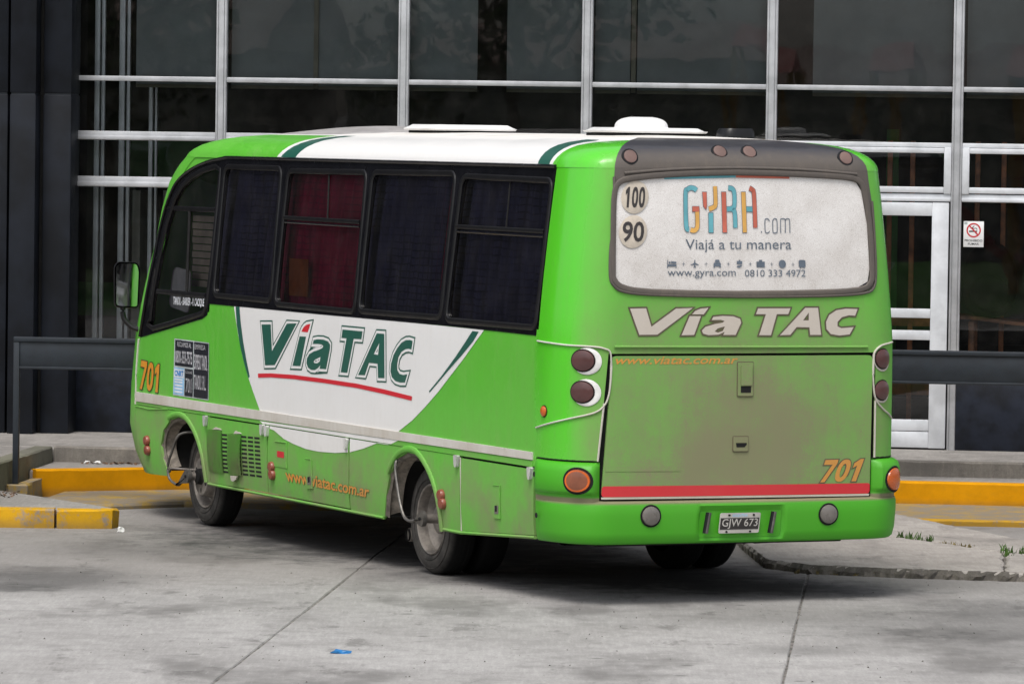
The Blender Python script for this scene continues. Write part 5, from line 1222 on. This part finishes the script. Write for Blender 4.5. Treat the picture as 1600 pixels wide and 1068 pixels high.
# ---- top marker lamps on the brow
def roof_rear(u,lvz,off=0.):
    for a,b in zip(LEV,LEV[1:]):
        if a[0]<=lvz<=b[0]:
            t=(lvz-a[0])/(b[0]-a[0]); lv=tuple(p+(q-p)*t for p,q in zip(a,b)); break
    else: lv=LEV[0] if lvz<LEV[0][0] else LEV[-1]
    p=rear0(u,2.80); q=roof_pt('r',p,lv); q2=roof_pt('r',rear0(u+.01,2.8),lv); q.z=lvz
    dz=.01; 
    n=Vector(RF(u,2.8,1.))-Vector(RF(u,2.8,0.)); n.z+=max(0,(lvz-2.82))*9; n.normalize()
    return q+n*off
def TL(c):
    z0=c[1]
    base=roof_rear(c[0],z0); n=(roof_rear(c[0],z0,1.)-base).normalized(); s=Vector((1,0,0)); s=(s-n*s.dot(n)).normalized(); w=n.cross(s)
    return lambda u,z,off=0.: base+s*(u-c[0])+w*(-(z-c[1]) if w.z<0 else (z-c[1]))+n*off
for c in ((-.90,2.868),(-.165,2.905),(.087,2.905),(.862,2.875)):
    fm=TL(c); bm=bmesh.new(); disc(bm,c,[(.058,.000),(.054,.008),(.046,.009)],0,1.,fm); disc(bm,c,[(.045,.007),(.043,.014),(.03,.017)],1,1.,fm)
    finish(bm,'top_marker_lamp',[M['rubber'],M['lens_top']],BUS,recalc=True)
# ---- lettering on the tail
def letters(bm,names,holes,off,mi,d=0.):
    for nme in names:
        P=offset_poly(D[nme],d) if d else D[nme]
        loops=[P]+([offset_poly(D[holes[nme]],-d) if d else D[holes[nme]]] if nme in holes else [])
        flat_loops(bm,loops,mi,off)
bm=bmesh.new(); hl={'ra':'ra_h','rA':'rA_h'}; nm=['rV','ri','ri2','ra','rT','rA','rC']
letters(bm,nm,hl,0,0,.011); letters(bm,nm,hl,.0012,1); map_bm(bm,RF,.003,0,.06,None)
finish(bm,'rear_name_lettering',[M['dkoutline'],M['cream']],BUS,smooth=False)
def text_decal(name,s,quad,fm,mats,off=.003,bold=0.,outline=0.,du=.08,dv=None,flip=False,clip=None,parent=BUS):
    bm=bmesh.new()
    if outline: text_bm(bm,s,quad,0,0,bold+outline); text_bm(bm,s,quad,1,.001,bold)
    else: text_bm(bm,s,quad,0,0,bold)
    map_bm(bm,fm,off,0,du,dv,clip)
    if flip: bmesh.ops.reverse_faces(bm,faces=bm.faces[:])
    return finish(bm,name,mats,parent,smooth=False)
q=D['hwww']; text_decal('rear_web_address','www.viatac.com.ar',[(-.925,1.548),(-.06,1.548),(-.04,1.597),(-.905,1.597)],RF,[M['orange']],.004,.012)
q=D['h701']; bm=bmesh.new(); digits_bm(bm,'701',q,0,0,.007); digits_bm(bm,'701',q,1,.001); map_bm(bm,RF,.004,0,.08); finish(bm,'rear_fleet_number',[M['dkoutline'],M['orange']],BUS,smooth=False)
# ad on the rear window
VF=lambda u,z,off=0.: RF(u,z,off-.002)
bm=bmesh.new(); W=.030
def fillst(pts,mi,closed=False,w=None):
    if not closed:
        Pp=smooth_path(pts,5); stroke_strip(bm,Pp,W+.006,3,0); stroke_strip(bm,Pp,W,mi,.0008); return
    P=pts
    flat_loops(bm,[offset_poly(P,.0030)],3,0); flat_loops(bm,[P],mi,.0008)
for k,mi in (('gy_blue_G',0),('gy_yel_G',2),('gy_yel_Y',2),('gy_blue_R',0),('gy_blue_R2',0),('gy_red_A',1)): fillst(D[k],mi)
for k,mi in (('gy_red_G',1),('gy_red_Y',1),('gy_blue_Y',0),('gy_red_R',1),('gy_yel_A',2),('gy_blue_A',0)): fillst(D[k],mi,True)
for k in ('gy_c','gy_o','gy_m','gy_m2'): stroke_strip(bm,smooth_path(D[k],4),.0065,3,0)
flat_loops(bm,[D['gy_dot']],3,0)
map_bm(bm,VF,.002,0,.08,None); finish(bm,'ad_logo',[M['teal'],M['coral'],M['amberp'],M['slate']],BUS,smooth=False)
q=D['t_viaja']; text_decal('ad_slogan','Viajá a tu manera',[(q[0][0],q[0][1]-.017),(q[1][0],q[1][1]-.017),q[2],q[3]],VF,[M['slate']],.002)
q=D['t_www']; text_decal('ad_web_address','www.gyra.com',[(q[0][0],q[0][1]-.004),(q[1][0],q[1][1]-.004),(q[2][0],q[2][1]-.008),(q[3][0],q[3][1]-.008)],VF,[M['slate']],.002)
text_decal('ad_phone_number','0810 333 4972',D['t_num'],VF,[M['slate']],.002)
ic=D['icons']
def rel(c,pts,k=.034): return [(c[0]+a*k*1.0,c[1]+b*k*.82) for a,b in pts]
ICON=[]
def pl_(c,pts,k=.034): ICON.append((c,rel(c,pts,k)))
for i in range(1,13,2): pl_(ic[i],[(-.5,-.07),(.5,-.07),(.5,.07),(-.5,.07)],.022); pl_(ic[i],[(-.07,-.5),(.07,-.5),(.07,.5),(-.07,.5)],.028)
c=ic[0]; pl_(c,[(-1,-1),(-.85,-1),(-.85,-.6),(.85,-.6),(.85,-1),(1,-1),(1,-.1),(-.85,-.1),(-.85,.9),(-1,.9)]); pl_(c,[(-.7,.05),(-.3,.05),(-.3,.5),(-.7,.5)]); pl_(c,[(-.2,.05),(.95,.05),(.95,.45),(-.2,.6)])
c=ic[2]; pl_(c,[(-.10,-.5),(-.3,-.75),(-.3,-.9),(0,-.8),(.3,-.9),(.3,-.75),(.10,-.5),(.12,-.15),(.85,-.35),(.85,-.15),(.12,.25),(.09,.85),(0,1),(-.09,.85),(-.12,.25),(-.85,-.15),(-.85,-.35),(-.12,-.15)])
c=ic[4]; pl_(c,[(-.8,-.9),(-.5,-.9),(-.5,-.6),(.5,-.6),(.5,-.9),(.8,-.9),(.8,.1),(.55,.3),(-.55,.3),(-.8,.1)]); pl_(c,[(-.55,.38),(.55,.38),(.4,.95),(-.4,.95)])
c=ic[6]; pl_(c,[(-.6,-.1),(.6,-.1),(.6,.65),(.2,.65),(.2,.9),(-.2,.9),(-.2,.65),(-.6,.65)]); pl_(c,[(-.6,-.5),(.5,-.25),(.6,-.4),(0,-.9),(-.6,-.75)])
c=ic[8]; pl_(c,[(-.9,-.8),(.9,-.8),(.9,.5),(.35,.5),(.35,.9),(-.35,.9),(-.35,.5),(-.9,.5)])
c=ic[10]; ICON.append((c,circ(c,.027,16)))
c=ic[12]; pl_(c,[(-.5,-1),(-.35,-1),(-.35,-.8),(.35,-.8),(.35,-1),(.5,-1),(.5,-.75),(.75,-.6),(.75,.7),(.5,.95),(-.5,.95),(-.75,.7),(-.75,-.6),(-.5,-.75)])
for cc in ic:
    bm=bmesh.new(); k=0
    for c0,P in ICON:
        if c0==cc: flat_loops(bm,[P],0,.0004*k); k+=1
    map_bm(bm,VF,.002); finish(bm,'ad_icon',[M['slate']],BUS,smooth=False)
bm=bmesh.new(); flat_loops(bm,[[(-.62,2.728),(-.06,2.744),(-.06,2.765),(-.62,2.745)]],0,0); flat_loops(bm,[[(-.06,2.744),(.36,2.740),(.36,2.757),(-.06,2.765)]],1,0); map_bm(bm,VF,.002,0,.06); finish(bm,'ad_top_band',[M['teal'],M['coral']],BUS,smooth=False)
for c,s in (((-.835,2.612),'100'),((-.832,2.392),'90')):
    bm=bmesh.new(); disc(bm,c,[(.106,.003),(.105,.0034),(.05,.0034)],0,.97,VF); o=finish(bm,'speed_sticker',M['sticker'],BUS)
    w=.078 if s=='100' else .080
    Q=[(c[0]-w,c[1]-.066),(c[0]+w,c[1]-.066),(c[0]+w,c[1]+.066),(c[0]-w,c[1]+.066)]
    if s=='100': bm=bmesh.new(); digits_bm(bm,s,Q); map_bm(bm,VF,.0055,0,.08); finish(bm,'speed_figures',[M['charcoal']],o,smooth=False)
    else: text_decal('speed_figures',s,[(c[0]-w,c[1]-.066),(c[0]+w,c[1]-.066),(c[0]+w,c[1]+.066),(c[0]-w,c[1]+.066)],VF,[M['charcoal']],.0055,.02,parent=o)
# ---- livery on the left side (the same field on the right)
wl=D['white_l']; wb=D['white_b']; wr=D['white_r']
field=[(5.94,1.712)]+wl[:7]+[(5.36,.94)]+[(2.82,.94)]+wr+[(1.385,1.712)]
def livery(s,f,fl):
    panel('white_field',[field[::-1] if s<0 else field],f,M['bwhite'],BUS,.0025,0,.25,.12,flip=fl)
    low=[(5.16,.838)]+wb+[(2.95,.858),(5.16,.858)]
    for c in ([(0,5.195,1),(0,3.672,-1)],[(0,3.643,1),(0,2.9,-1)]):
        panel('white_field_lower',[low],f,M['bwhite'],BUS,.0085 if c[0][1]>5 else .0065,0,.25,.06,clip=c,flip=fl)
    panel('dark_green_swoosh',[D['sw_l']],f,M['dkgreen'],BUS,.0045,0,.2,.1,flip=fl); panel('dark_green_swoosh',[D['sw_r']],f,M['dkgreen'],BUS,.0045,0,.2,.1,flip=fl)
both(livery)
panel('gutter_white',[[(5.30,.866),(5.36,.882),(2.78,.898),(2.9,.866)]],SL,M['bwhite'],BUS,.009,.002,.3,None,flip=True)
bm=bmesh.new(); hl={'sa':'sa_h','sA':'sA_h'}; nm=['sV','si_all','sa','sT','sA','sC']
letters(bm,nm,hl,0,0,.030); letters(bm,nm,hl,.001,1,.019); letters(bm,['sV','si','sa','sT','sA','sC'],hl,.002,0); letters(bm,['si_red'],{},.002,2); letters(bm,['s_under'],{},.001,2)
map_bm(bm,SL,.0045,0,.25,.12); bmesh.ops.reverse_faces(bm,faces=bm.faces[:]); finish(bm,'side_name_lettering',[M['dkgreen'],M['bwhite'],M['red']],BUS,smooth=False)
q=[(p[0],p[1]+.022) for p in D['s701']]; bm=bmesh.new(); digits_bm(bm,'701',q,0,0,.008); digits_bm(bm,'701',q,1,.001); map_bm(bm,SL,.005,0,.1,.1); bmesh.ops.reverse_faces(bm,faces=bm.faces[:]); finish(bm,'side_fleet_number',[M['dkoutline'],M['orange']],BUS,smooth=False)
q=D['s_www']; text_decal('side_web_address','www.viatac.com.ar',[(4.83,.478),(3.30,.468),(3.27,.545),(4.86,.562)],SL,[M['dkoutline'],M['orange']],.0085,.02,.016,.2,None,True)
text_decal('destination_lettering','TANDIL - BARKER - V. CACIQUE',[(7.22,1.655),(6.56,1.665),(6.56,1.735),(7.22,1.728)],SL,[M['wprint']],.0,.02,0.,.2,None,True)
# permit sticker
so=panel('permit_sticker',[[(7.19,.975),(6.43,.975),(6.43,1.408),(7.17,1.410)]],SL,M['greyline'],BUS,.003,0,.2,.1,flip=True)
for nme,q,mt in (('sticker_block',[(7.155,1.205),(6.765,1.205),(6.765,1.40),(7.152,1.40)],'navyvinyl'),('sticker_block',[(6.745,.983),(6.44,.983),(6.44,1.40),(6.745,1.40)],'navyvinyl'),('sticker_block',[(7.18,.985),(6.955,.985),(6.945,1.19),(7.165,1.19)],'ltblue'),('sticker_block',[(6.94,.983),(6.762,.983),(6.762,1.19),(6.935,1.19)],'navyvinyl')):
    panel(nme,[q],SL,M[mt],so,.0042,0,.2,.1,flip=True)
panel('sticker_block',[[(7.168,1.115),(6.955,1.115),(6.947,1.178),(7.163,1.178)]],SL,M['wprint'],so,.005,0,None,None,flip=True)
for s_,q,mt,bd in (('RECLAMOS AL',[(7.10,1.352),(6.80,1.352),(6.80,1.388),(7.10,1.388)],'sticktext',0.),('0800-333-7575',[(7.14,1.225),(6.78,1.225),(6.78,1.322),(7.14,1.322)],'sticktext',.015),('EMPRESA',[(6.725,1.348),(6.50,1.348),(6.50,1.385),(6.725,1.385)],'sticktext',0.),('EXPRESO TANDIL',[(6.73,1.195),(6.455,1.195),(6.455,1.31),(6.73,1.31)],'sticktext',.01),('TANDIL S.R.L.',[(6.73,1.045),(6.48,1.045),(6.48,1.155),(6.73,1.155)],'sticktext',.01),('CNRT',[(7.152,1.125),(6.968,1.125),(6.962,1.170),(7.150,1.170)],'blue',.04),('COCHE',[(6.92,1.155),(6.78,1.155),(6.78,1.175),(6.92,1.175)],'sticktext',0.),('701',[(6.91,1.01),(6.79,1.01),(6.79,1.12),(6.91,1.12)],'sticktext',.0),('CONTROL',[(7.15,1.05),(6.98,1.05),(6.98,1.09),(7.15,1.09)],'wprint',.0)):
    if s_ in('CONTROL',): continue
    text_decal('sticker_print',s_,q,SL,[M[mt]],.006,bd,0,.2,None,True,parent=so)
for z in (1.005,1.03,1.055,1.08,1.1): panel('sticker_line',[[(7.15,z-.006),(6.98,z-.006),(6.98,z+.006),(7.15,z+.006)]],SL,M['wprint'],so,.006,0,None,None,flip=True)
# ---- side fittings
def side_lamp(c0,c1,name='side_marker'):
    bm=bmesh.new()
    for c in (c0,c1): disc(bm,c,[(.040,.006),(.040,.020),(.034,.032),(.02,.036)],0,1.15,SL,16)
    o=finish(bm,name,M['lens_side'],BUS,recalc=True)
mk=D['mk']; side_lamp(mk[0],mk[1]); side_lamp(mk[2],mk[3]); side_lamp(mk[4],mk[5])
for c in D['clips']:
    bm=bmesh.new(); P=[(c[0]-.03,c[1]+.04),(c[0]+.03,c[1]+.04),(c[0]+.022,c[1]-.02),(c[0]+.008,c[1]-.042),(c[0]-.014,c[1]-.038)]
    flat_loops(bm,[round_poly(P,.012)]); map_bm(bm,SL,.030,.024); bmesh.ops.reverse_faces(bm,faces=bm.faces[:]); finish(bm,'door_clip',M['chrome'],BUS)
# louvred grille slots and two bent flaps on the front locker door
g0,g1,g2,g3=[Vector(p) for p in D['grille']]
def gq(a,b): return g3*(1-a)*b*0+ (g0*(1-a)*(1-b)+g3*a*(1-b)+g2*a*b+g1*(1-a)*b)
bm=bmesh.new()
for r in range(10):
    for c_ in range(6):
        a0=c_/6+.015; a1=(c_+1)/6-.018; b0=r/10+.015; b1=(r+1)/10-.036
        flat_loops(bm,[[tuple(gq(a0,b0)),tuple(gq(a1,b0)),tuple(gq(a1,b1)),tuple(gq(a0,b1))]])
map_bm(bm,SL,.0075,0); bmesh.ops.reverse_faces(bm,faces=bm.faces[:]); finish(bm,'grille_slots',M['gap'],BUS,smooth=False)
fl=D['flaps']
for q,lift in ((fl[:4],.008),(fl[4:],.018)):
    bm=bmesh.new(); w=[Vector(p) for p in q]
    rows=[]
    for j in range(6):
        t=j/5; a=w[3]*(1-t)+w[2]*t; b=w[0]*(1-t)+w[1]*t; row=[]
        for i in range(4):
            p=b*(1-i/3)+a*(i/3); o=.012+lift*(math.sin(t*math.pi)*.35+.4*t+ (i/3)*.35)
            row.append(bm.verts.new(SL(p.x,p.y,o)))
        rows.append(row)
    for A,B in zip(rows,rows[1:]):
        for i in range(3): bm.faces.new((A[i],B[i],B[i+1],A[i+1]))
    bmesh.ops.solidify(bm,geom=bm.faces[:],thickness=.006)
    finish(bm,'grille_flap',M['green'],BUS,ang=40)
    bm=bmesh.new(); m0=w[0]*.3+w[3]*.7; 
    pts=[(w[0].x-.12,w[0].y+.006),(w[3].x,w[3].y+.004),(w[3].x+.03,w[3].y+.012),(w[3].x+.12,w[3].y+.018)]
    flat_loops(bm,[pts]); map_bm(bm,SL,.013,.006); bmesh.ops.reverse_faces(bm,faces=bm.faces[:]); finish(bm,'torn_flap_edge',M['moulding'],BUS)
pts=[(5.90,.445),(5.76,.45),(5.79,.425),(5.85,.405),(5.89,.41)]
bm=bmesh.new(); flat_loops(bm,[pts]); map_bm(bm,SL,.034,.012); bmesh.ops.reverse_faces(bm,faces=bm.faces[:]); finish(bm,'torn_flap_edge',M['bead'],BUS)
# fuel flap outline + red sticker
fu=D['fuel']; panel('fuel_flap',[[fu[0],fu[1],fu[2],fu[3]]],SL,M['green'],BUS,.010,.006,None,.06,flip=True)
tube('flap_edge',[SL(*fu[0],.011),SL(*fu[1],.011),SL(*fu[2],.011)],.006,M['greenlip'],BUS,6)
panel('red_fuel_sticker',[round_poly([(fu[4][0],fu[4][1]-.02),(fu[5][0],fu[5][1]-.02),(fu[5][0],fu[5][1]+.025),(fu[4][0],fu[4][1]+.025)],.01)],SL,M['red'],BUS,.0115,0,flip=True)
for q in (D['lat'][:4],D['lat'][4:]):
    o=panel('door_latch',[[q[0],q[1],q[2],q[3]]],SL,M['green'],BUS,.014,.008,None,.06,flip=True)
    tube('latch_edge',[SL(*q[0],.015),SL(*q[1],.015),SL(*q[2],.015)],.004,M['greenlip'],o,6)
    w=Vector(q[1])-Vector(q[0])
    panel('latch_slot',[[(q[3][0]-.02,q[3][1]+.03),(q[2][0]+.02,q[2][1]+.03),(q[2][0]+.02,q[2][1]+.085),(q[3][0]-.02,q[3][1]+.085)]],SL,M['lens_clear'],o,.0155,0,flip=True)
    panel('latch_slot',[[(q[3][0]-.03,q[3][1]+.045),(q[2][0]+.04,q[2][1]+.045),(q[2][0]+.04,q[2][1]+.085),(q[3][0]-.03,q[3][1]+.085)]],SL,M['gap'],o,.0165,0,flip=True)
# vertical door seams
for y,z0,z1 in ((1.722,.36,.85),):
    tube('door_seam_bead',[SL(y,z0,.006),SL(y,z1,.006)],.005,M['bead'],BUS,6)
# ---- wheels
def wheel(y,s,rear):
    W=empty('wheel',(s*1.105,y,.375),0,BUS); ax=(s,0,0)
    lathe('tyre',[(-.205,.25),(-.21,.30),(-.20,.345),(-.185,.368),(-.17,.3745),(-.05,.3745),(-.03,.366),(-.012,.345),(.0,.31),(.002,.285),(-.006,.262),(-.012,.246),(-.03,.240)],(0,0,0),ax,M['tyre'],W,64,ang=60)
    bm=bmesh.new()
    for g in (-.145,-.11,-.075): add_lathe(bm,[(g-.006,.3752),(g+.006,.3752)],(0,0,0),ax,64)
    finish(bm,'tread_groove',M['gap'],W)
    for rr in (.335,.275): 
        tube('sidewall_rib',[(s*(.002 if rr<.3 else -.006),rr*math.cos(k*math.pi/24),rr*math.sin(k*math.pi/24)) for k in range(48)],.003,M['tyre'],W,6,closed=True,up=Vector((1,0,0)))
    if rear:
        lathe('rim',[(-.012,.243),(-.004,.236),(-.010,.228),(-.05,.218),(-.075,.216),(-.085,.205),(-.12,.19),(-.15,.165),(-.155,.12),(-.155,.0)],(0,0,0),ax,M['rimsteel'],W,56)
        lathe('hub',[(-.155,.105),(-.07,.10),(-.06,.085),(-.055,.0)],(0,0,0),ax,M['rimsteel'],W,32)
        for k in range(6):
            a=k*math.pi/3+.3; lathe('wheel_nut',[(-.155,.018),(-.125,.016),(-.12,.0)],(0,.135*math.cos(a),.135*math.sin(a)),ax,M['steel'],W,6)
        # inner twin tyre
        lathe('twin_tyre',[(-.46,.25),(-.465,.31),(-.44,.3645),(-.42,.3745),(-.29,.3745),(-.27,.3645),(-.25,.31),(-.255,.25)],(0,0,0),ax,M['tyre'],W,48,ang=60)
    else:
        lathe('rim',[(-.012,.243),(-.004,.236),(-.012,.228),(-.05,.215),(-.085,.208),(-.09,.19),(-.06,.165),(-.02,.15),(.015,.146),(.022,.140),(.022,.0)],(0,0,0),ax,M['rimsteel'],W,56)
        lathe('hub',[(.022,.062),(.05,.058),(.06,.05),(.062,.0)],(0,0,0),ax,M['tyre'],W,28)
        for k in range(6):
            a=k*math.pi/3+.5; bm=bmesh.new(); rr=.105
            P=[(rr*math.cos(a)+.020*math.cos(t*math.pi/6)*math.cos(a)-.012*math.sin(t*math.pi/6)*math.sin(a), rr*math.sin(a)+.020*math.cos(t*math.pi/6)*math.sin(a)+.012*math.sin(t*math.pi/6)*math.cos(a)) for t in range(12)]
            bm.faces.new([bm.verts.new((s*.0235,p,q)) for p,q in P]); finish(bm,'hub_hole',M['gap'],W,smooth=False)
        for k in range(4):
            a=k*math.pi/2+.9; bm=bmesh.new(); P=[(.185*math.cos(a)+.022*math.cos(t*math.pi/6),.185*math.sin(a)+.016*math.sin(t*math.pi/6)) for t in range(12)]
            bm.faces.new([bm.verts.new((s*(-.078),p,q)) for p,q in P]); finish(bm,'hand_hole',M['gap'],W,smooth=False)
    return W
for y,rear in ((2.511,True),(6.83,False)):
    for s in (-1,1): wheel(y,s,rear)
# tyre-pressure air lines with their hub plates (left side)
tube('air_line',smooth_path([(-1.10,6.99,.70),(-1.22,7.06,.68),(-1.255,7.14,.53),(-1.26,7.20,.43),(-1.255,7.17,.335),(-1.23,7.09,.297)],4),.010,M['steel'],BUS,8)
tube('air_line',smooth_path([(-1.08,2.70,.80),(-1.17,2.80,.775),(-1.24,2.80,.74),(-1.25,2.72,.54),(-1.25,2.63,.40),(-1.24,2.55,.365),(-1.22,2.5,.372)],4),.011,M['steel'],BUS,8)
tube('air_line_bracket',[(-1.0,2.78,.765),(-1.22,2.80,.765)],.012,M['rimsteel'],BUS,6); tube('air_line_bracket',[(-1.06,6.9,.415),(-1.25,7.2,.415)],.008,M['rimsteel'],BUS,6)
def hub_plate(y,z,x,tail,tl=.13):
    bm=bmesh.new(); P=[]
    for k in range(17):
        a=math.pi*(k/16)-math.pi/2+tail; P.append((.055*math.cos(a),.055*math.sin(a)))
    t=Vector((math.cos(tail+math.pi),math.sin(tail+math.pi))); P+= [(t.x*tl+.01*-t.y,t.y*tl+.01*t.x),(t.x*tl-.01*-t.y,t.y*tl-.01*t.x)]
    A=[bm.verts.new((x,y+p,z+q)) for p,q in P]; B=[bm.verts.new((x+.03,y+p,z+q)) for p,q in P]
    bm.faces.new(A); bm.faces.new(B[::-1])
    for i in range(len(P)): bm.faces.new((A[i],A[(i+1)%len(P)],B[(i+1)%len(P)],B[i]))
    finish(bm,'hub_plate',M['steel'],BUS,recalc=True)
    lathe('hub_plate_bolt',[(0,.012),(.012,.010),(.013,0)],(x,y,z),(-1,0,0),M['gap'],BUS,8)
    lathe('hub_arm',[(0,.03),(-.1,.035)],(x+.03,y,z),(-1,0,0),M['rimsteel'],BUS,20)
hub_plate(2.40,.39,-1.225,-.2-math.pi); hub_plate(6.87,.375,-1.235,-.36-math.pi,.23)
# ---- mirror
MB=bmesh.new(); P=round_poly([(-1.372,1.615),(-1.185,1.605),(-1.175,1.90),(-1.195,1.962),(-1.35,1.966),(-1.378,1.93)],.035)
rows=[[MB.verts.new((x,8.10+dy+(x+1.28)*-.13,z)) for x,z in offset_poly(P,o)] for dy,o in ((0.,0.),(.02,.004),(.07,-.02),(.11,-.06))]
for A,B in zip(rows,rows[1:]):
    for i in range(len(P)): MB.faces.new((A[i],A[(i+1)%len(P)],B[(i+1)%len(P)],B[i]))
MB.faces.new(rows[-1]); MO=finish(MB,'wing_mirror',M['rubber'],BUS,recalc=True)
bm=bmesh.new(); bm.faces.new([bm.verts.new((x,8.104+(x+1.28)*-.13,z)) for x,z in offset_poly(P,-.012)]); finish(bm,'mirror_glass',M['mirror'],MO,smooth=False)
tube('mirror_arm',smooth_path([(-1.30,8.13,1.62),(-1.30,8.13,1.56),(-1.285,8.12,1.51),(-1.23,8.08,1.455),(-1.15,8.0,1.43)],4),.021,M['rubber'],MO,10)
tube('mirror_bracket',[(-1.16,8.02,1.46),(-1.17,8.0,1.56)],.03,M['rubber'],MO,8)
